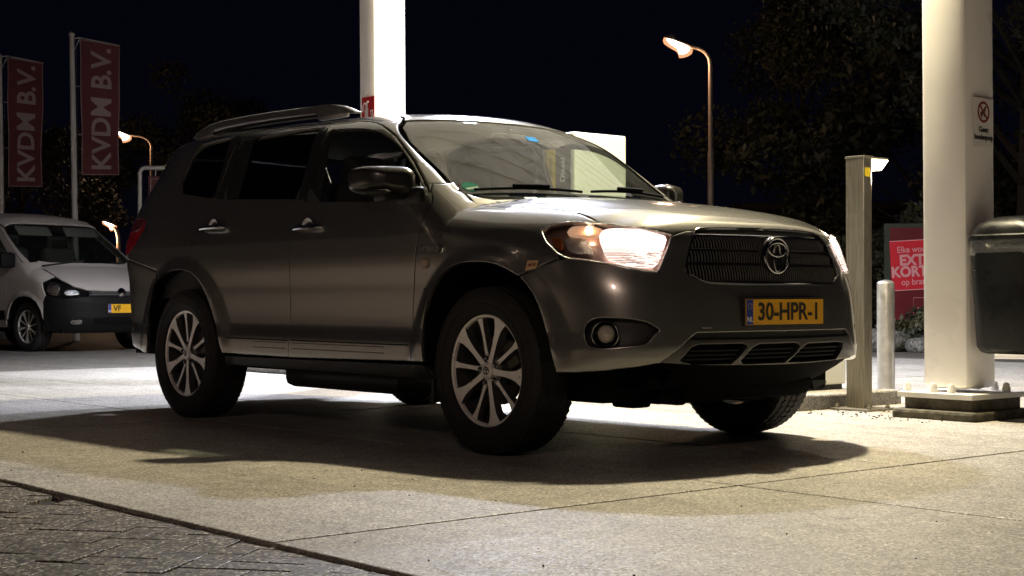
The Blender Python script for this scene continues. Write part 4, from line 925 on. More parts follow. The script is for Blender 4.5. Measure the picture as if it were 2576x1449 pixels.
def column(name, label, x0, x1, y0, y1, zb, lean, base=True):
    t = thing(name, label, 'column', ((x0 + x1) / 2, (y0 + y1) / 2, 0)); hx, hy = (x1 - x0) / 2, (y1 - y0) / 2
    b = MB(); b.smooth = True; b.box((0, 0, 2.55 + zb / 2), (2 * hx, 2 * hy, 5.06 - zb), None, .034); o = b.build('shaft', WHITE, t); o.rotation_euler = (0, lean, 0)
    if base:
        b = MB(); b.box((.01, .0, zb - .016), (2 * hx + .20, 2 * hy + .24, .032), None, .004); b.build('base_plate', WHITED, t)
        b = MB(); b.box((.015, .005, .075), (2 * hx + .15, 2 * hy + .20, .10), None, .012); b.build('plinth', MOSS, t)
        b = MB(); b.box((.02, .0, .022), (2 * hx + .25, 2 * hy + .32, .06), None, .018); b.build('footing', MOSS, t)
        for bx_ in (-hx - .06, -hx / 3 + .02, hx + .06 - .12):
            for sy in (-1, 1):
                bm_ = MB(); bm_.lathe([(.024, 0), (.024, .022), (.019, .030), (.019, .042), (.012, .052), (.001, .056)], 12); bm_.v = [(q[0] + bx_, q[1] + sy * (hy + .065), q[2] + zb) for q in bm_.v]; bm_.build('anchor_bolt', WHITED, t)
        bm_ = MB(); bm_.lathe([(.024, 0), (.024, .022), (.019, .030), (.019, .042), (.012, .052), (.001, .056)], 12); bm_.v = [(q[0] + hx + .065, q[1] + hy - .01, q[2] + zb) for q in bm_.v]; bm_.build('anchor_bolt', WHITED, t)
    return t
column('canopy_column', 'white steel column bolted to a mossy plinth, with the dog sign on it', -.002, .300, 2.40, 2.71, .150, R(-.25))
column('canopy_column', 'white steel column glaring in the lamplight behind the grey SUV', -5.085, -4.862, 1.905, 2.235, .1, R(-.6))
RED = mat('sign_red', (.42, .012, .018), .45); REDB = mat('board_red', (.14, .008, .016), .5, var=.15)
# dog sign
sg = thing('prohibition_sign', 'small white sign Geen hondenpoep with crossed-out dog on the column', 'sign', (.3035, 2.565, 1.72))
b = MB(); b.box((0, 0, -.005), (.003, .205, .285), None, .001); b.build('sign_plate', mat('sign_white', (.70, .68, .64), .45), sg)
DKRED = mat('faded_red', (.20, .012, .014), .55)
b = MB(); b.tube([(.0025, .055 * math.cos(t), .055 + .055 * math.sin(t)) for t in np.linspace(0, 2 * math.pi, 32, endpoint=False)], .0075, 4, closed=True)
b.v = [(q[0] * .3 + .002, q[1], q[2]) for q in b.v]; b.build('red_ring', DKRED, sg)
b = MB(); b.box((.0032, 0, .055), (.0012, .012, .11), Matrix.Rotation(R(45), 4, 'X')); b.build('red_bar', DKRED, sg)
b = MB(); dog = [(-.030, .030), (-.034, .050), (-.020, .060), (.002, .072), (.012, .086), (.022, .092), (.034, .084), (.024, .076), (.018, .060), (.014, .044), (.010, .024), (.004, .024), (.002, .040), (-.012, .036), (-.016, .020), (-.024, .020)]
b.prism(dog, (.0022, 0, 0), (0, 1, 0), (0, 0, 1), (.0006, 0, 0)); b.build('dog_symbol', mat('sign_dark', (.10, .03, .03), .55), sg)
for tx, zz, sx_ in (('Geen', -.048, 1), ('hondenpoep', -.092, .82)): text('sign_letters', tx, .046, (.003, 0, zz), (0, 1, 0), (0, 0, 1), INK, sg, bold=.0012, sx=sx_)
b = MB(); b.box((.001, 0, .1385), (.004, .205, .003)); b.build('sign_edge', mat('sign_dark', (.10, .03, .03), .55), sg)
# fire extinguisher sign
fx = thing('fire_extinguisher_sign', 'red fire extinguisher sign on the rear white column', 'sign', (-4.965, 1.900, 2.235))
b = MB(); b.box((0, 0, 0), (.178, .004, .22), None, .0015); b.build('sign_plate', RED, fx)
PALE = mat('sign_pale', (.66, .58, .56), .5)
b = MB(); b.prism([(-.035, -.085), (.015, -.085), (.015, .005), (.006, .03), (.006, .05), (-.026, .05), (-.026, .03), (-.035, .005)], (-.01, -.0035, 0), (1, 0, 0), (0, 0, 1), (0, -.001, 0)); b.build('extinguisher_symbol', PALE, fx)
b = MB(); b.tube([(-.018, -.004, .052), (-.045, -.004, .062), (-.068, -.004, .04), (-.072, -.004, -.01)], .006, 6); b.tube([(-.02, -.004, .05), (.0, -.004, .072), (.012, -.004, .066)], .008, 6); b.build('hose_symbol', PALE, fx)
for k in range(2):
    b = MB(); b.prism([(.03 + k * .025, .0), (.042 + k * .025, .0), (.062 + k * .022, -.075), (.052 + k * .022, -.075)], (0, -.0035, 0), (1, 0, 0), (0, 0, 1), (0, -.001, 0)); b.build('flame_symbol', PALE, fx)

ex = thing('fire_extinguisher', 'red fire extinguisher hung on the rear white column', 'fire extinguisher', (-4.755, 2.02, 1.22))
b = MB(); b.lathe([(.001, 0), (.075, .005), (.085, .03), (.085, .42), (.07, .48), (.03, .52), (.026, .55)], 20); b.build('bottle', mat('extinguisher_red', (.55, .015, .012), .35, coat=.4), ex)
b = MB(); b.box((.02, 0, .575), (.10, .03, .04), None, .01); b.tube([(.03, 0, .56), (.09, .02, .50), (.095, .03, .30), (.085, .04, .15)], .012, 6); b.build('valve_hose', RUBBER, ex)
b = MB(); b.box((-.095, 0, .30), (.025, .10, .25), None, .004); b.build('wall_bracket', GALVX, ex)

# ------------------------------------------------------------------ pump island
isl = thing('pump_island', 'raised concrete pump island with kerb stones beside the forecourt lane', 'kerb', (-3.2, 2.7, 0))
x = -7.4
while x < -.78:
    x1 = min(x + .995, -.735); b = MB(); b.box(((x + x1) / 2 + 3.2, -.45, .045), (x1 - x - .008, .16, .10), None, .012); b.build('kerb_stone', KERBM, isl); x += 1.0
for k in range(2):
    b = MB(); b.box((2.395, -.13 + k * .44, .042), (.15, .432, .098), None, .012); b.build('kerb_stone', KERBM, isl)
x = -7.4
while x < -.9:
    x1 = min(x + .598, -.90); b = MB(); b.box(((x + x1) / 2 + 3.2, .09, .035), (x1 - x - .006, .90, .09), None, .005); b.build('island_slab', KERBM, isl); x += .6
PUMPW = mat('pump_panel_white', (.74, .74, .66), .35, coat=.2, var=.04, vscale=4)
pump = thing('fuel_pump', 'tall white fuel pump with green, yellow and black fuel labels', 'fuel pump', (-3.78, 2.88, .08))
b = MB(); b.box((0, 0, .945), (1.08, .55, 1.88), None, .012); b.build('pump_cabinet', PUMPW, pump)
b = MB(); b.box((0, 0, .03), (1.14, .60, .06), None, .008); b.build('pump_plinth', BLACK, pump)
b = MB(); b.box((-.30, -.279, 1.35), (.40, .012, .45), None, .005); b.build('display_panel', BLACK, pump)
for k in range(3):
    b = MB(); b.box((-.30, -.287, 1.48 - .14 * k), (.30, .006, .085), None, .002); b.build('display', mat('display_grey', (.22, .24, .2), .2), pump)
for k, (xx, cc, txt, sub, tc_) in enumerate(((.415, (.015, .016, .016), 'Diesel', None, WHITEP), (.225, (.55, .40, .03), 'SUPER PLUS', 'Ongelood', INK), (.050, (.08, .22, .13), 'Euro 95', None, WHITEP))):
    b = MB(); b.box((xx, -.279, 1.60), (.165 if k != 1 else .20, .008, .52), None, .002); lb = b.build('fuel_label', mat('label_%d' % k, cc, .4), pump)
    text('label_letters', txt, .075 if k != 1 else .072, (xx - (.02 if sub else 0), -.2842, 1.60), (0, 0, 1), (-1, 0, 0), tc_, lb, bold=.001)
    if sub: text('label_letters', sub, .05, (xx + .045, -.2842, 1.60), (0, 0, 1), (-1, 0, 0), tc_, lb)
    b = MB(); b.box((xx, -.30, .98), (.10, .05, .22), None, .012); b.build('nozzle_holder', BLACK, pump)
    b = MB(); b.tube([(xx, -.33, 1.02), (xx + .01, -.38, .85), (xx + .02, -.40, .50), (xx, -.38, .30), (xx - .02, -.31, .22)], .014, 8); b.tube([(xx, -.335, 1.06), (xx, -.36, .93)], .02, 8); b.build('fuel_hose', RUBBER, pump)
cab = thing('service_cabinet', 'low beige steel cabinet on the pump island behind the SUV', 'cabinet', (-1.48, 2.93, .085))
b = MB(); b.box((0, 0, .26), (.70, .46, .46), None, .012); b.build('cabinet_body', PUMPW, cab)
b = MB(); b.box((0, 0, .015), (.66, .42, .04)); b.build('cabinet_foot', BLACK, cab)
b = MB(); b.box((0, 0, .50), (.74, .50, .025), None, .008); b.build('cabinet_lid', PUMPW, cab)
# stainless lamp post, bollard, pipe hoop
def steel_mat():
    m, nt, N, L, b = new_mat('brushed_steel'); b.inputs['Metallic'].default_value = .85; b.inputs['Roughness'].default_value = .38
    tc = N.new('ShaderNodeTexCoord'); mp = N.new('ShaderNodeMapping'); mp.inputs['Scale'].default_value = (60, 60, 2); nz = N.new('ShaderNodeTexNoise'); nz.inputs['Scale'].default_value = 3; nz.inputs['Detail'].default_value = 6
    L.new(tc.outputs['Object'], mp.inputs[0]); L.new(mp.outputs[0], nz.inputs['Vector'])
    cr_ = N.new('ShaderNodeValToRGB'); cr_.color_ramp.elements[0].color = (.20, .18, .13, 1); cr_.color_ramp.elements[1].color = (.40, .36, .27, 1); cr_.color_ramp.elements[0].position = .3; cr_.color_ramp.elements[1].position = .7
    L.new(nz.outputs['Fac'], cr_.inputs[0]); L.new(cr_.outputs[0], b.inputs['Base Color']); return m
STEEL = steel_mat(); GALV = mat('galvanised_steel', (.46, .45, .43), .38, .8, var=.18, vscale=16, rvar=.1)
post = thing('lamp_post', 'square brushed steel post with a small lit lamp and yellow sticker', 'post', (-.585, 2.575, 0))
b = MB(); b.box((0, 0, .79), (.135, .085, 1.56), None, .004); b.build('shaft', STEEL, post)
b = MB(); b.box((0, .005, 1.576), (.145, .10, .014), None, .003); b.build('cap', STEEL, post)
b = MB(); b.box((.02, 0, .006), (.30, .26, .012), None, .003); b.build('foot_plate', STEEL, post)
for xx, yy in ((-.10, -.09), (.14, -.09), (.14, .10)):
    b = MB(); b.lathe([(.016, 0), (.016, .012), (.009, .014), (.009, .026), (.001, .028)], 8); b.v = [(q[0] + xx, q[1] + yy, q[2] + .012) for q in b.v]; b.build('foot_bolt', STEEL, post)
b = MB(); b.box((.0695, -.005, 1.48), (.003, .052, .055), None, .001); b.build('yellow_sticker', mat('sticker_yellow', (.75, .55, .02), .4), post)
b = MB(); b.box((.02, .12, 1.572), (.09, .20, .012), None, .003); b.build('lamp_arm', STEEL, post)
b = MB(); b.add([(-.03, .085, 1.562), (.075, .085, 1.562), (.075, .205, 1.562), (-.03, .205, 1.562), (-.01, .095, 1.50), (.055, .095, 1.50), (.055, .160, 1.50), (-.01, .160, 1.50)], [(0, 1, 2, 3), (4, 7, 6, 5), (0, 4, 5, 1), (1, 5, 6, 2), (2, 6, 7, 3), (3, 7, 4, 0)])
b.build('lamp_glass', emit_mat('post_lamp', (1, .80, .58), 9), post)
l = bpy.data.lights.new('lamp_light', 'POINT'); l.energy = 22; l.color = (1, .80, .60); l.shadow_soft_size = .05
o = bpy.data.objects.new('lamp_light', l); o.location = (.02, .26, 1.47); finish(o, post)
bol = thing('bollard', 'short round galvanised bollard with a domed top', 'bollard', (-1.56, 4.20, 0))
b = MB(); b.lathe([(.065, 0), (.065, .79), (.063, .806), (.050, .820), (.02, .829), (.001, .830)], 28); b.build('tube', GALV, bol)
b = MB(); b.lathe([(.085, 0), (.085, .006), (.066, .006)], 28); b.build('collar', GALV, bol)
hp = thing('pipe_hoop', 'white bent pipe guard behind the bolted column', 'pipe', (-1.30, 4.42, 0))
b = MB(); b.tube([(0, 0, 0), (0, 0, .20), (.02, .02, .26), (.07, .07, .29), (.14, .14, .285), (.5, .5, .28), (.56, .56, .25), (.58, .58, .19), (.58, .58, 0)], .038, 12); b.build('pipe', WHITE, hp)
# litter bin hung on the column
BINM = mat('bin_grey_plastic', (.007, .0072, .008), .30, spec=.2, var=.12, vscale=10, bump=.12, bscale=350, rvar=.08)
binp = thing('litter_bin', 'dark grey plastic litter bin with domed lid and bag on the white column', 'bin', (.53, 2.56, .38))
def rrect(hx, hy, r_, z, n=6):
    P = []
    for cx, cy, a0 in ((hx - r_, hy - r_, 0), (-hx + r_, hy - r_, 90), (-hx + r_, -hy + r_, 180), (hx - r_, -hy + r_, 270)):
        for k in range(n): a = R(a0 + 90 * k / (n - 1)); P.append((cx + r_ * math.cos(a), cy + r_ * math.sin(a), z))
    return P
def loft(rings, cap0=True, cap1=True):
    b = MB(); b.smooth = True; n = len(rings[0]); m = len(rings)
    b.add([p for r_ in rings for p in r_], [(i * n + k, i * n + (k + 1) % n, (i + 1) * n + (k + 1) % n, (i + 1) * n + k) for i in range(m - 1) for k in range(n)])
    if cap0: b.f.append(tuple(range(n - 1, -1, -1))); b.m.append(0); b.sm.append(False)
    if cap1: b.f.append(tuple((m - 1) * n + k for k in range(n))); b.m.append(0); b.sm.append(False)
    return b
loft([rrect(.160, .140, .07, .0), rrect(.182, .162, .08, .012), rrect(.196, .176, .085, .04), rrect(.211, .189, .08, .40), rrect(.218, .196, .08, .62)]).build('bin_body', BINM, binp)
rg = []
for z, e, jt in ((.565, .004, .012), (.59, .006, .004), (.62, .004, .002), (.645, .003, 0)):
    rg.append([(x * (1 + e / .2) , y * (1 + e / .2), zz + (random.uniform(-1, 1) * jt if jt > .01 else 0)) for x, y, zz in rrect(.217 + random.uniform(0, .002), .195, .08, z, 10)])
rg = [[(x * (1 + random.uniform(-.004, .012)), y * (1 + random.uniform(-.004, .012)), z) for x, y, z in r_] for r_ in rg]
loft(rg, False, False).build('bin_bag', mat('bag_film', (.10, .10, .10), .22, coat=.5, bump=.8, bscale=30), binp, sharp=20)
loft([rrect(.226, .204, .08, .640), rrect(.232, .210, .085, .645), rrect(.232, .210, .085, .668), rrect(.222, .200, .08, .676)]).build('bin_rim', BINM, binp)
loft([rrect(.218, .196, .08, .676), rrect(.212, .190, .085, .700), rrect(.195, .173, .09, .732), rrect(.16, .14, .09, .760), rrect(.11, .09, .07, .777), rrect(.05, .04, .03, .783)]).build('bin_lid', BINM, binp)
b = MB(); b.box((.215, .0, .722), (.012, .24, .065), Matrix.Rotation(-.35, 4, 'Y'), .012); b.build('bin_mouth', MATTE, binp)
b = MB(); b.tube([(.215, .075 * math.cos(t), .40 + .075 * math.sin(t)) for t in np.linspace(0, 2 * math.pi, 36, endpoint=False)], .004, 6, closed=True); b.build('bin_emblem', mat('emblem_grey', (.25, .25, .25), .4), binp)
b = MB(); b.box((-.215, 0, .45), (.03, .16, .30), None, .006); b.build('bin_bracket', GALV, binp)

# ------------------------------------------------------------------ white van behind the SUV
VW = pchip([.15, .3, .5, .9, 1.05, 1.15, 1.35, 1.6, 1.75, 1.9], [.80, .86, .885, .895, .885, .862, .81, .735, .69, .63])
VN = pchip([.18, .28, .45, .62, .75, .85, 1.0], [.70, .80, .865, .865, .83, .78, .66])
VH = pchip([-.6, -.2, .1, .4, .62, .75, .9], [1.22, 1.165, 1.115, 1.01, .90, .80, .66])
VR = pchip([-3.6, -3.2, -2.0, -1.4, -1.0, -.75, -.4], [1.78, 1.81, 1.835, 1.83, 1.795, 1.745, 1.62])
def vws(x, y): return 1.13 + .70 * (.02 + .12 * (1 - (y / .7) ** 2) - x)
def vbody(P):
    x, y, z = P[..., 0], P[..., 1], P[..., 2]
    d = np.hypot(x, z - .31); d2 = np.hypot(x + 2.68, z - .31)
    w = VW(z) - .03 * sstep(-.4, .5, x) * sstep(.8, 1.1, z) + .014 * (1 - sstep(.40, .47, np.minimum(d, d2)))
    g = ((np.abs(y) / w) ** 2.8 + (np.maximum(x - .15, 0) / (VN(z) - .15)) ** 2.8 + 1e-12) ** (1 / 2.8)
    g2 = ((np.abs(y) / w) ** 6 + (np.maximum(-3.0 - x, 0) / .55) ** 6 + 1e-12) ** (1 / 6)
    T = smin(np.maximum(VH(x) - .05 * (np.abs(y) / .72) ** 2.4, vws(x, y)), VR(x) - .05 * (np.abs(y) / .62) ** 2.4, .06)
    return np.maximum(smax(w * (np.maximum(g, g2) - 1), (z - T) * .92, .11), .20 - z)
van = thing('van', 'white delivery van with dark grey bumper parked under the banners', 'van')
VPAINT = mat('van_white_paint', (.46, .42, .385), .4, coat=.3, var=.05, vscale=3)
VPLAST = mat('van_bumper_plastic', (.008, .0075, .007), .6, spec=.15, var=.2, vscale=15)
kw = dict(field=vbody)
VA = [(.40, .27), (.39, .40), (.35, .53), (.27, .63), (.15, .685), (0, .70), (-.15, .685), (-.27, .63), (-.35, .53), (-.39, .40), (-.40, .27)]
VB = [(x - 2.68, z) for x, z in VA]
VHL = [(.36, -.86, .875), (.42, -.84, .905), (.55, -.78, .875), (.66, -.66, .82), (.735, -.52, .765), (.745, -.47, .735), (.74, -.50, .70), (.66, -.70, .675), (.55, -.80, .69), (.43, -.87, .72), (.385, -.875, .79)]
VSC = [(-.02, -.70, 1.13), (-.2, -.675, 1.24), (-.4, -.64, 1.37), (-.6, -.60, 1.50), (-.74, -.565, 1.60)]
VSC = [tuple(float(c) for c in p) for p in onto('S', [(p[0], p[2]) for p in VSC], .004, vbody)]
hs = onto('T', [(.0, -.71), (.15, -.715), (.3, -.72), (.42, -.715)], 0, vbody)
panel('hood', 'T', [(.14, 0), (.12, -.3), (.06, -.55), (-.01, -.69)] + [tuple(p[:2]) for p in hs] + [(.52, -.70), (.66, -.62), (.74, -.47), (.775, -.25), (.785, 0)], VPAINT, van, 'join', grid=.035, **kw)
VG = [(-.30, 1.12), (-.52, 1.30), (-.72, 1.44), (-.86, 1.525), (-1.02, 1.555), (-1.42, 1.565), (-1.42, 1.14)]
rz = onto('S', [(-.74, 1.60), (-.9, 1.66), (-1.2, 1.70), (-1.8, 1.71), (-2.6, 1.70), (-3.3, 1.68)], 0, vbody)
panel('wing', 'S', [(float(p[0]), float(p[2])) for p in hs[::-1]] + [(-.02, 1.13), (-.10, 1.135), (-.36, 1.05), (-.40, .90), (-.43, .40)] + VA[::-1][1:-1] + [(.39, .64), (.43, .70), (.385, .79), (.36, .875), (.40, .90)], VPAINT, van, grid=.035, **kw)
panel('front_door', 'S', [(-.43, .30), (-.40, .90), (-.36, 1.05), (-.12, 1.135), (-.45, 1.345), (-.70, 1.515), (-.86, 1.60), (-1.05, 1.63), (-1.50, 1.64), (-1.50, .30)], VPAINT, van, holes=[VG], grid=.04, **kw)
panel('door_glass', 'S', [(x * 1.004, z) for x, z in VG], SIDEG, van, inset=.01, flange=.004, gap=-.01, grid=.06, **kw)
panel('side_panel', 'S', [(-1.50, .30), (-1.50, 1.64), (-3.3, 1.64), (-3.45, 1.2), (-3.48, .35)] + [(-3.10, .30)] + VB[::-1] + [(-2.2, .30)], VPAINT, van, grid=.05, **kw)
panel('roof_side', 'S', [(p[0], p[2]) for p in VSC] + [(float(p[0]), float(p[2])) for p in rz[1:]] + [(-3.3, 1.645), (-1.05, 1.635), (-.86, 1.605), (-.70, 1.52), (-.45, 1.35), (-.12, 1.14)], VPAINT, van, grid=.03, **kw)
panel('roof', 'T', [(-.62, 0), (-.65, -.3), (-.74, VSC[-1][1])] + [tuple(p[:2]) for p in rz[1:]] + [(-3.45, -.4), (-3.5, 0)], VPAINT, van, 'join', grid=.05, **kw)
panel('windscreen', 'W', [(.135, 0, 1.10), (.10, -.3, 1.10), (.03, -.58, 1.11)] + VSC + [(-.65, -.3, 1.63), (-.62, 0, 1.64)], SIDEG, van, 'join', grid=.05, inset=.006, flange=.004, gap=.004, **kw)
vb = [(.81, -.30, .70), (.76, -.46, .70), (.66, -.70, .67), (.55, -.80, .685), (.43, -.87, .715), (.39, -.88, .63), (.40, -.88, .40), (.42, -.86, .26), (.60, -.70, .235), (.76, -.35, .235)] + [(float(VN(z_)), 0, z_) for z_ in np.linspace(.235, .70, 20)]
panel('front_bumper', 'D', vb, VPLAST, van, 'join', grid=.03, **kw)
panel('grille', 'F', [(-.46, .705), (.46, .705), (.45, .76), (.25, .79), (-.25, .79), (-.45, .76)], BLACK, van, None, grid=.05, inset=.02, flange=.02, gap=0, **kw)
for z in (.722, .742, .762):
    P = onto('F', [(y, z) for y in np.linspace(-.43, .43, 15)], .006, vbody); b = MB(); b.tube([tuple(p) for p in P], .006, 5); b.build('grille_bar', GRILLEM, van)
P = onto('F', [(0, .745)], 0, vbody)[0]; b = MB(); b.lathe([(.001, .02), (.055, .016), (.062, .0)], 24, 'x', tuple(P)); b.build('badge', CHROME, van)
panel('lower_intake', 'F', [(-.42, .34), (.42, .34), (.45, .44), (-.45, .44)], MATTE, van, None, grid=.06, inset=-.004, flange=.02, gap=0, rnd=1, **kw)
panel('headlight', 'D', VHL, MATTE, van, grid=.03, inset=.03, flange=0, gap=0, **kw)
VREF = mat('van_reflector', (.6, .58, .55), .22, 1., bump=.9, bscale=50)
for q in ([(.43, -.83, .87), (.50, -.80, .88), (.58, -.76, .83), (.57, -.78, .71), (.50, -.83, .71), (.44, -.86, .75)], [(.63, -.70, .79), (.69, -.60, .775), (.715, -.54, .73), (.66, -.69, .705), (.62, -.73, .73)]):
    panel('reflector', 'D', q, VREF, van, grid=.02, inset=.012, flange=.015, gap=0, rnd=1, **kw)
panel('headlight_cover', 'D', VHL, CLEAR, van, grid=.04, flange=.004, gap=0, **kw)
panel('fog_lamp', 'D', [(.70, -.60, .40), (.735, -.54, .41), (.74, -.53, .36), (.70, -.60, .34), (.66, -.66, .36), (.665, -.65, .395)], VREF, van, grid=.03, inset=-.004, flange=.02, gap=0, rnd=1, **kw)
plate(van, .878, 0, .545, .52, 0, 'VF')
panel('side_moulding', 'S', [(-.45, .52), (-3.3, .52), (-3.3, .40), (-.45, .40)], VPLAST, van, grid=.08, inset=-.008, flange=.012, gap=0, **kw)
both('wheel_housing', lambda s: housing(VA, s), MATTE, van); both('wheel_housing', lambda s: housing(VB, s), MATTE, van)
for o in [c for c in van.children if c.name.startswith('wheel_housing')]: o.scale = (1, .945, 1)
for loc, fl in (((0, -.765, .315), 0), ((0, .765, .315), 1), ((-2.68, -.765, .315), 0), ((-2.68, .765, .315), 1)):
    w = copy_tree(w0, van); w.location = loc; w.rotation_euler = (0, R(20), math.pi if fl else 0); w.scale = (.835, .83, .835)
for s in (-1, 1):
    b = MB(); b.smooth = True; b.box((-.22, s * 1.0, 1.16), (.10, .22, .20), None, .04); b.build('door_mirror', VPLAST, van)
    b = MB(); b.smooth = True; b.box((-1.35, s * .905, .98), (.20, .03, .035), None, .01); b.build('door_handle', VPLAST, van)
b = MB(); b.box((.12, -.40, 1.125), (.02, .62, .02), Matrix.Rotation(.12, 4, 'X')); b.build('wiper', BLACK, van)
b = MB(); b.box((.10, .25, 1.125), (.02, .62, .02), Matrix.Rotation(.06, 4, 'X')); b.build('wiper', BLACK, van)
b = MB(); b.smooth = True; b.box((-.30, 0, 1.02), (.70, 1.45, .16), None, .05); b.build('dashboard', DASH, van)
for y in (-.36, .36):
    b = MB(); b.smooth = True; b.box((-1.1, y, 1.0), (.16, .48, .75), Matrix.Rotation(-.2, 4, 'Y'), .06); st_ = b.build('front_seat', CLOTH, van)
    b = MB(); b.smooth = True; b.box((-1.19, y, 1.44), (.10, .28, .18), None, .04); b.build('headrest', CLOTH, st_)
    b = MB(); b.smooth = True; b.box((-.62, y, 1.56), (.03, .50, .16), Matrix.Rotation(-.75, 4, 'Y'), .012); b.build('sun_visor', mat('visor_grey', (.30, .28, .26), .8), van)
b = MB(); b.box((-1.6, 0, 1.05), (.04, 1.5, 1.1)); b.build('bulkhead', MATTE, van)
b = MB(); b.box((-1.4, 0, .30), (4.0, 1.5, .12)); b.build('floor_pan', MATTE, van)
van.location = VAN_LOC; van.rotation_euler = (0, 0, VAN_RZ); van.scale = (VAN_S,) * 3

# ------------------------------------------------------------------ banners
BANNER = mat('banner_cloth', (.13, .028, .032), .8, var=.1, vscale=3); BANW = mat('banner_print', (.34, .27, .26), .8); POLEM = mat('pole_white', (.55, .52, .48), .45, var=.1, vscale=4)
RI = Vector((.6459, .7634, 0)).normalized()          # direction in which the cloth hangs out from its pole
def banner(loc, h, hang, lean, width, label, top, bot, turn):
    t = thing('banner_flag', label, 'banner', loc, 0, 'dark red banners on white poles')
    d = (Matrix.Rotation(turn, 3, 'Z') @ RI)
    b = MB(); b.tube([(0, 0, 0), (-lean * .5 * RI.x, -lean * .5 * RI.y, h / 2), (-lean * RI.x, -lean * RI.y, h)], [.055, .05, .042], 12); b.build('pole', POLEM, t)
    b = MB(); b.lathe([(.05, 0), (.055, .03), (.03, .06), (.001, .07)], 12); b.v = [(q[0] - lean * RI.x, q[1] - lean * RI.y, q[2] + h) for q in b.v]; b.build('pole_cap', POLEM, t)
    off = .13
    nrm = Vector((d.y, -d.x, 0))
    def pt(u_, w_):        # u across, w up
        wob = .035 * math.sin(w_ * 2.2 + 1) * u_ / width + .02 * math.sin(w_ * 5 + u_ * 6)
        sag = -.16 * u_ if w_ > 0 else 0
        q = d * (off + u_ * (1 - .06 * (1 - (w_ - bot) / (top - bot)))) + nrm * wob; k = -lean * (w_ / h)
        return Vector((q.x + RI.x * k, q.y + RI.y * k, w_ - .17 * u_ * ((w_ - bot) / (top - bot))))
    nu, nw = 8, 26; us = np.linspace(0, width, nu); ws = np.linspace(bot, top, nw); b = MB(); b.smooth = True
    b.add([pt(u_, w_) for w_ in ws for u_ in us] + [pt(u_, w_) - nrm * .004 for w_ in ws for u_ in us], [(j * nu + i, j * nu + i + 1, (j + 1) * nu + i + 1, (j + 1) * nu + i) for j in range(nw - 1) for i in range(nu - 1)] + [(nu * nw + j * nu + i, nu * nw + (j + 1) * nu + i, nu * nw + (j + 1) * nu + i + 1, nu * nw + j * nu + i + 1) for j in range(nw - 1) for i in range(nu - 1)])
    cl = b.build('cloth', BANNER, t, fixn=False)
    b = MB(); e = .012; b.tube([pt(e, w_) + nrm * .004 for w_ in ws], .007, 4); b.tube([pt(width - e, w_) + nrm * .004 for w_ in ws], .007, 4); b.tube([pt(u_, top - e) + nrm * .004 for u_ in us], .007, 4); b.tube([pt(u_, bot + e) + nrm * .004 for u_ in us], .007, 4); b.build('hem', BANW, cl)
    # lettering: wrapped onto the cloth, reading upwards
    o = text('banner_letters', 'KVDM B.V.', .52, (0, 0, 0), (1, 0, 0), (0, 1, 0), BANW, cl, bold=.012, ext=0)
    me = o.data; xs = [v.co.x for v in me.vertices]; ys = [v.co.y for v in me.vertices]; x0, x1, y0, y1 = min(xs), max(xs), min(ys), max(ys)
    for v in me.vertices:
        w_ = bot + (top - bot) * (.045 + .915 * (v.co.x - x0) / (x1 - x0)); u_ = width * (.79 - .52 * (v.co.y - y0) / (y1 - y0))
        v.co = pt(u_, w_) + nrm * .008
    b = MB(); b.tube([pt(0, top) - d * off, pt(0, top) + Vector((0, 0, .02)), pt(width, top)], .010, 6); b.tube([pt(0, top - .25) - d * off, pt(0, top)], .007, 5); b.build('top_rod', POLEM, t)
    b = MB(); b.tube([pt(0, bot) - d * .02, pt(0, bot) + Vector((0, 0, -.5)) - d * .08, pt(0, bot) + Vector((0, 0, -.9)) - d * .13], .006, 5)
    b.tube([pt(0, top) - d * .06, pt(0, bot) - d * .06], .006, 5); b.build('halyard', mat('cord_dark', (.03, .03, .03), .8), t)
    for w_ in (top - (top - bot) * .35, top - (top - bot) * .7): b = MB(); b.tube([pt(0, w_), pt(0, w_) - d * .12], .008, 5); b.build('clip', BANW, t)
    return t
banner((-20.27, 4.92, -.012), 4.85, 1, .06, .62, 'lower dark red lettered banner at the left edge of the yard', 4.86, 2.62, R(0))
banner((-18.50, 5.47, -.012), 5.05, 1, .09, .66, 'taller dark red lettered banner beside the street lamp', 5.00, 2.74, R(0))

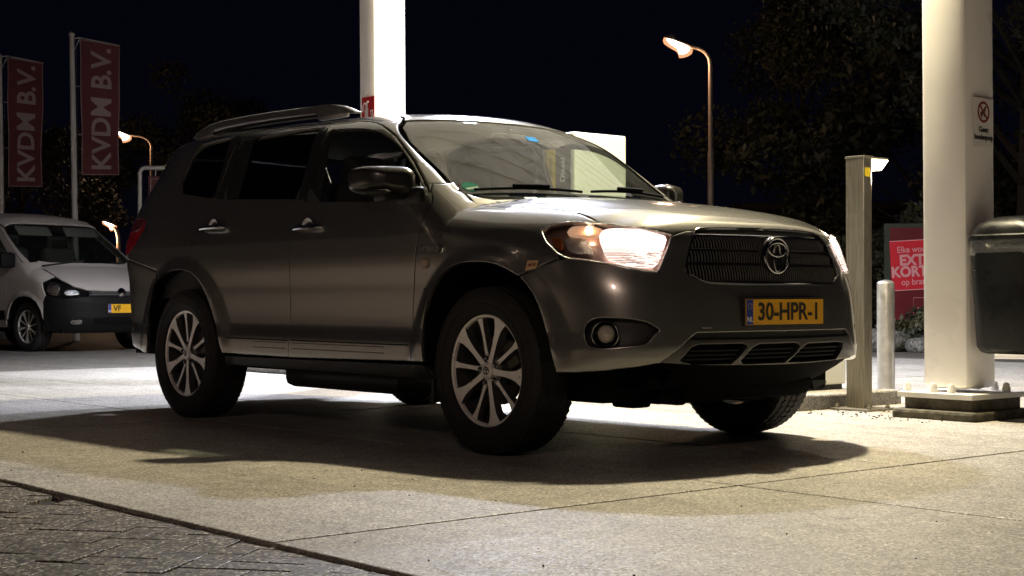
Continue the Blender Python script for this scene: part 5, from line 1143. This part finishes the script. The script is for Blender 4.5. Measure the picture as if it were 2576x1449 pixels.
# ------------------------------------------------------------------ street lamps
LAMPC = (1.0, .60, .34)
def halo_mat():
    """frosted amber bowl: glows itself and lets the burner show through"""
    if 'bowl' in MATS: return MATS['bowl']
    m, nt, N, L, b = new_mat('lantern_halo_glow'); N.remove(b)
    e = N.new('ShaderNodeEmission'); e.inputs[0].default_value = (1, .42, .20, 1); e.inputs[1].default_value = 1.6
    t = N.new('ShaderNodeBsdfTransparent'); x = N.new('ShaderNodeMixShader'); x.inputs[0].default_value = .5
    L.new(t.outputs[0], x.inputs[1]); L.new(e.outputs[0], x.inputs[2]); L.new(x.outputs[0], N['Material Output'].inputs[0]); MATS['bowl'] = m; return m
def street_lamp(loc, h, arm, label, watts, glow, tint=(.42, .33, .26), light=LAMPC, cone=0, hs=1.0):
    """pole with a bent arm carrying a lit sodium lantern; arm = horizontal vector to the head"""
    t = thing('street_lamp', label, 'street lamp', loc, 0, 'lit street lamps')
    a = Vector(arm); L_ = a.length; u_ = a / L_
    b = MB(); b.tube([(0, 0, 0), (0, 0, .8), (0, 0, .82), (0, 0, h * .62), (0, 0, h * .63), (0, 0, h - .42)] + [tuple(u_ * L_ * .42 * (1 - math.cos(R(q))) + Vector((0, 0, h - .42 + .34 * math.sin(R(q))))) for q in (20, 40, 60, 80)] + [tuple(u_ * L_ * .6 + Vector((0, 0, h - .05)))], [.08, .08, .065, .06, .05, .045] + [.042] * 5, 12)
    b.build('pole', mat('lamp_pole_grey', tint, .5, .3, var=.1, vscale=3), t)
    n = Vector((-u_.y, u_.x, 0)); c = u_ * L_ * .8 + Vector((0, 0, h))
    def ell_(z0, k, zz, m=16, g=1.0): return [tuple(c + u_ * (.28 * hs * k * g * math.cos(2 * math.pi * i / m)) + n * (.115 * hs * k * g * math.sin(2 * math.pi * i / m)) + Vector((0, 0, zz * hs + .10 * hs * math.cos(2 * math.pi * i / m)))) for i in range(m)]
    loft([ell_(0, 1, .015), ell_(0, .95, .045), ell_(0, .7, .075), ell_(0, .3, .09)]).build('lantern_hood', mat('lamp_pole_grey', (.42, .33, .26), .5, .3), t)
    loft([ell_(0, .82, .008), ell_(0, .80, -.04), ell_(0, .62, -.09), ell_(0, .35, -.115), ell_(0, .1, -.12)]).build('lantern_burner', emit_mat('sodium_burner', (1, .80, .62), glow), t)
    loft([ell_(0, 1.0, .012), ell_(0, 1.06, -.05), ell_(0, .98, -.11), ell_(0, .72, -.16), ell_(0, .35, -.19), ell_(0, .1, -.195)]).build('lantern_halo', halo_mat(), t)
    if watts:
        l = bpy.data.lights.new('lantern_light', 'SPOT' if cone else 'POINT'); l.energy = watts
        if cone: l.spot_size = R(cone); l.spot_blend = .35                  # added lamps only: cone keeps their light off the car
        l.energy = watts; l.color = light; l.shadow_soft_size = .15
        o = bpy.data.objects.new('lantern_light', l); o.location = c + Vector((0, 0, -.30)); finish(o, t)
    return t
street_lamp((-15.11, 17.19, -.012), 5.75, (-.52, -.62, 0), 'tall lit street lamp standing alone right of the SUV', 85, 30)
street_lamp((-36.95, 16.14, -.012), 5.72, (-.72, -.86, 0), 'lit street lamp beside the taller banner', 70, 25, (.5, .42, .3))
street_lamp((-25.50, 9.57, -.012), 2.33, (-.16, -.19, 0), 'short lit lamp glowing against the foliage just above the white van', 45, 40, hs=.55)
street_lamp((9.5, -11.5, -.012), 6.5, (-.5, .6, 0), 'unseen street lamp added behind the viewer to warm the near side', 520, 25, light=(1, .74, .62))  # unseen helper lamp: warm light for the column, rims and near side
street_lamp((-8.5, -9.6, -.012), 6.5, (.3, .7, 0), 'unseen lamp added left of the forecourt, lighting ground the car reflects', NEAR_FILL, 25, light=(1, .78, .66), cone=112)  # unseen lamp, added to light the ground mirrored in the doors
street_lamp((-3.5, -14.5, -.012), 6.5, (.1, .7, 0), 'unseen lamp added for reflections, over the driveway left of the viewer', NEAR_FILL * .7, 25, light=(1, .78, .66), cone=104)  # second added lamp, out of view, for the front wing's reflection

# ------------------------------------------------------------------ framed sign behind the SUV and poster board at the right
fr_ = thing('framed_sign', 'dark red panel hung in a grey pipe frame behind the SUV', 'sign', (-16.9, 5.8, -.012))
dv = RI * 1.5
b = MB(); b.tube([(0, 0, 0), (0, 0, 2.70), tuple(RI * .03 + Vector((0, 0, 2.755))), tuple(RI * .07 + Vector((0, 0, 2.775))), tuple(dv + Vector((0, 0, 2.775)))], .035, 10); b.tube([tuple(dv), tuple(dv + Vector((0, 0, 2.78)))], .035, 10); b.build('pipe_frame', POLEM, fr_)
b = MB(); b.prism([(.14, 1.25), (1.36, 1.25), (1.36, 2.64), (.14, 2.64)], (0, 0, 0), tuple(RI), (0, 0, 1), (RI.y * .02, -RI.x * .02, 0)); b.build('panel', mat('panel_red', (.12, .03, .028), .6), fr_)
nv = Vector((RI.y, -RI.x, 0))
b = MB(); b.tube([tuple(RI * u_ + nv * .025 + Vector((0, 0, w_))) for u_, w_ in ((.18, 1.29), (1.32, 1.29), (1.32, 2.60), (.18, 2.60))], .010, 5, closed=True); b.build('panel_border', BANW, fr_)
b = MB(); b.prism([(.34, 2.30), (.52, 2.24), (.60, 2.30)], tuple(nv * .022), tuple(RI), (0, 0, 1), tuple(nv * .004)); b.build('panel_mark', BANW, fr_)
for s_ in (.25, 1.25): b = MB(); b.tube([tuple(RI * s_ + nv * .01 + Vector((0, 0, 2.62))), tuple(RI * s_ + Vector((0, 0, 2.77)))], .008, 5); b.build('hanger', POLEM, fr_)

po = thing('poster_board', 'red A-board advertising extra korting, half hidden by the front column', 'sign', (-7.13, 12.70, .02))
a_ = R(3.2); U = Vector((.6459, .7634, 0)); Nv = Vector((.7634, -.6459, 0))
PRED = mat('poster_red', (.75, .02, .045), .5); PPINK = mat('poster_pink', (.85, .42, .46), .5); BFR = mat('board_frame', (.035, .045, .032), .55)
b = MB(); b.prism([(-.50, .30), (.50, .30), (.50, 1.70), (-.50, 1.70)], (0, 0, 0), tuple(U), (0, 0, 1), tuple(-Nv * .05)); b.build('frame', BFR, po)
b = MB(); b.prism([(-.42, .36), (.42, .36), (.42, 1.64), (-.42, 1.64)], tuple(Nv * .002), tuple(U), (0, 0, 1), tuple(Nv * .006)); b.build('back_panel', REDB, po)
for s_ in (-1, 1): b = MB(); b.box(tuple(U * .40 * s_ - Nv * .03 + Vector((0, 0, .15))), (.06, .06, .34)); b.build('leg', BFR, po)
Ut = U * math.cos(a_) + Vector((0, 0, 1)) * math.sin(a_); Wt = Vector((0, 0, 1)) * math.cos(a_) - U * math.sin(a_); oc = Nv * .010 + Vector((0, 0, 1.13))
b = MB(); b.prism([(-.415, -.345), (.415, -.345), (.415, .345), (-.415, .345)], tuple(oc), tuple(Ut), tuple(Wt), tuple(Nv * .003)); ps = b.build('poster', PRED, po)
b = MB(); b.prism([(-.415, .337), (.415, .337), (.415, .348), (-.415, .348)], tuple(oc + Nv * .001), tuple(Ut), tuple(Wt), tuple(Nv * .004)); b.prism([(-.415, -.348), (.415, -.348), (.415, -.337), (-.415, -.337)], tuple(oc + Nv * .001), tuple(Ut), tuple(Wt), tuple(Nv * .004)); b.build('poster_edge', PPINK, ps, kind='stuff')
for tx, sz_, vv, bo, sx_ in (('Elke woensdag', .125, .215, .001, .86), ('EXTRA', .20, .065, .008, .95), ('KORTING', .20, -.095, .008, .93), ('op brandstof', .125, -.235, .001, .88)):
    text('poster_letters', tx, sz_, tuple(oc + Nv * .005 + Wt * vv), tuple(Ut), tuple(Wt), PPINK, ps, bold=bo, sx=sx_)
b = MB(); b.tube([tuple(U * u_ + Nv * .012 + Vector((0, 0, w_))) for u_, w_ in ((-.10, .42), (.40, .42), (.40, .67), (-.10, .67))], .004, 5, closed=True); b.build('small_border', PPINK, po)
text('small_letters', 'LAGE', .12, tuple(U * .06 + Nv * .012 + Vector((0, 0, .49))), tuple(U), (0, 0, 1), PPINK, po, bold=.003, sx=.75)

# ------------------------------------------------------------------ trees, shrubs, hedge, low roof
LEAF = []
for nm, c in (('leaf_dark', (.03, .036, .02)), ('leaf_mid', (.05, .052, .026)), ('leaf_light', (.08, .075, .036))):
    LEAF.append(mat(nm, c, .6, var=.35, vscale=.8))
BARK = mat('bark', (.05, .04, .032), .9, var=.4, vscale=12, bump=.6, bscale=20)
def leaves(clumps, n, size, rng):
    """n leaf faces spread through a set of clumps (centre, radius)"""
    cs = np.array([c for c, r_ in clumps]); rs = np.array([r_ for c, r_ in clumps]); w_ = rs ** 2; pick = rng.choice(len(cs), n, p=w_ / w_.sum())
    d = rng.normal(size=(n, 3)); d /= np.linalg.norm(d, axis=1, keepdims=True); rad = rs[pick] * rng.uniform(.35, 1.0, n) ** .5 * (1 + .18 * rng.normal(size=n))
    P = cs[pick] + d * rad[:, None] * np.array([1, 1, .75]); a = rng.normal(size=(n, 3)); a /= np.linalg.norm(a, axis=1, keepdims=True); bb = np.cross(a, rng.normal(size=(n, 3))); bb /= np.linalg.norm(bb, axis=1, keepdims=True)
    s_ = size * rng.uniform(.6, 1.4, (n, 1)); V = np.stack([P - a * s_, P + bb * s_ * .45, P + a * s_, P - bb * s_ * .45], 1).reshape(-1, 3)
    F = np.arange(4 * n).reshape(-1, 4); mi = (rng.random(len(cs))[pick] * 3).astype(int); return V, F, np.clip(mi, 0, 2)
def leaf_obj(name, V, F, mi, parent, **k):
    me = bpy.data.meshes.new(name); me.from_pydata(V.tolist(), [], F.tolist()); [me.materials.append(m) for m in LEAF]
    me.polygons.foreach_set('material_index', mi.astype(np.int32)); me.update(); return finish(bpy.data.objects.new(name, me), parent, **k)
def tree(loc, h, cr_, label, seed, n=9000, size=.11, base=.35, group='trees round the yard'):
    rng = np.random.default_rng(seed); t = thing('tree', label, 'tree', loc, 0, group)
    clumps = []; b = MB()
    b.tube([(0, 0, 0), (.05 * h * .1, .02, h * .25), (.1, .05, h * .55), (.05, 0, h * .85)], [.022 * h, .017 * h, .011 * h, .003 * h], 9)
    for k in range(26):
        z = h * (base + (1 - base) * rng.random() ** .85); prof = math.sin(math.pi * min(1, max(.08, (z / h - base * .6) / (1.02 - base * .6)))) ** .7
        a = rng.uniform(0, 2 * math.pi); rr = cr_ * prof * rng.uniform(.35, 1.0); c = np.array([rr * math.cos(a), rr * math.sin(a), z]); clumps.append((c, cr_ * rng.uniform(.16, .34)))
        if k < 14: b.tube([(.05, .02, z * .62), (c[0] * .5, c[1] * .5, z * .85), tuple(c)], [.006 * h, .004 * h, .0015 * h], 5)
    b.build('trunk', BARK, t); leaf_obj('crown', *leaves(clumps, n, size, rng), t)
    return t
tree((-9.6, 19.5, -.012), 11.5, 4.6, 'big leafy tree hanging over the lane behind the front column', 3, 26000, .075, .33)
tree((-18.0, 23.5, -.012), 8.2, 3.2, 'rounded dark tree right behind the tall street lamp', 5, 18000, .075, .15)
tree((-14.2, 23.0, -.012), 6.6, 3.4, 'low bushy tree behind the steel lamp post', 8, 11000, .11, .12)
tree((-6.5, 18.8, -.012), 7.2, 2.9, 'dark tree showing past the right edge of the front column', 11, 14000, .07, .15)
tree((-43.0, 20.6, -.012), 8.6, 3.4, 'dark tree behind the lit street lamp at the left', 14, 13000, .09, .2)
tree((-37.5, 12.2, -.012), 5.8, 3.0, 'low dark tree between the two banners', 17, 13000, .085, .1)
tree((-41.5, 10.5, -.012), 6.2, 3.2, 'broad dark tree behind the lower banner', 19, 13000, .085, .1)
tree((-36.0, 18.4, -.012), 5.2, 2.4, 'dark bushy tree between the street lamp and the SUV', 23, 11000, .08, .1)
def shrub(loc, r_, h, label, seed, n=1500, size=.05):
    rng = np.random.default_rng(seed); t = thing('shrub', label, 'shrub', loc, 0, 'shrubs behind the poster board')
    b = MB(); cl = []
    for k in range(9):
        a = rng.uniform(0, 6.28); rr = r_ * rng.uniform(.1, .9); c = np.array([rr * math.cos(a), rr * math.sin(a), h * rng.uniform(.25, .9)]); cl.append((c, r_ * .42)); b.tube([(c[0] * .1, c[1] * .1, 0), (c[0] * .6, c[1] * .6, c[2] * .6), tuple(c)], [.02, .012, .005], 5)
    b.build('stems', BARK, t); leaf_obj('foliage', *leaves(cl, n, size, rng), t)
shrub((-8.3, 14.3, -.012), 1.0, 2.15, 'shrub with yellowish leaves rising behind the poster board', 31, 3200, .06)
shrub((-6.55, 11.75, -.012), .42, .50, 'small dark shrub beside the stones in front of the poster board', 32)
shrub((-6.05, 12.35, -.012), .5, .60, 'low dark shrub behind the front column', 33)
shrub((-4.2, 13.6, -.012), .9, 1.2, 'dark shrub at the right edge behind the litter bin', 34, 2500)
STONE = speckle_mat('garden_stone', (.16, .15, .13), (.05, .05, .045), (.26, .25, .22), 40, .8, .4, .8)
def stone(loc, s_, label, seed):
    rng = np.random.default_rng(seed); bm = bmesh.new(); bmesh.ops.create_icosphere(bm, subdivisions=3, radius=1)
    ph = rng.uniform(0, 6, (5, 3)); fr2 = rng.uniform(1, 3.2, (5, 3))
    for v in bm.verts:
        k = 1 + sum(.07 * math.sin(v.co.x * f[0] + p_[0]) * math.sin(v.co.y * f[1] + p_[1] + v.co.z * f[2]) for f, p_ in zip(fr2, ph)); v.co = Vector((v.co.x * s_[0] * k, v.co.y * s_[1] * k, v.co.z * s_[2] * k))
    me = bpy.data.meshes.new('stone'); bm.to_mesh(me); bm.free(); me.polygons.foreach_set('use_smooth', [True] * len(me.polygons)); me.materials.append(STONE)
    o = bpy.data.objects.new('stone', me); o.location = loc; finish(o, None, label, 'stone', 'stones edging the planting')
stone((-6.75, 11.25, .10), (.42, .30, .20), 'large flat grey stone beside the bollard, edging the planting', 41)
stone((-6.15, 11.35, .06), (.26, .22, .14), 'smaller grey stone next to the front column', 42)
b = MB(); rng = np.random.default_rng(50); cl = []
for k in range(150): cl.append((np.array([-60 + 78 * (k + rng.random()) / 150, 38 + rng.normal() * 1.2 - .02 * k * 0, rng.uniform(.3, 2.3)]), rng.uniform(.7, 1.3)))
for k in range(110): cl.append((np.array([-62 + rng.normal() * 1.5, -2 + 44 * (k + rng.random()) / 110, rng.uniform(.3, 2.6)]), rng.uniform(.8, 1.4)))
leaf_obj('far_hedge', *leaves(cl, 26000, .20, rng), None, kind='stuff', label='dark hedge closing the yard far behind')
hs_ = thing('low_building', 'dark low building with a flat roof beyond the lane', 'building', (-25.2, 33.2, -.012), R(40))
b = MB(); b.box((0, 0, 1.6), (4.2, 9.0, 3.2)); b.build('wall', mat('building_wall', (.10, .07, .055), .8, var=.2, vscale=2), hs_)
b = MB(); b.box((0, 0, 3.32), (5.0, 9.8, .22), None, .03); b.build('roof', mat('roof_trim', (.22, .15, .11), .7), hs_)
b = MB(); b.box((0, -4.52, 1.0), (.95, .06, 2.0)); b.build('door', mat('door_brown', (.05, .035, .03), .6), hs_)
for yy in (-2.2, 2.2):
    b = MB(); b.box((2.12, yy, 1.7), (.05, 1.4, 1.0)); b.build('window', TINTG, hs_)
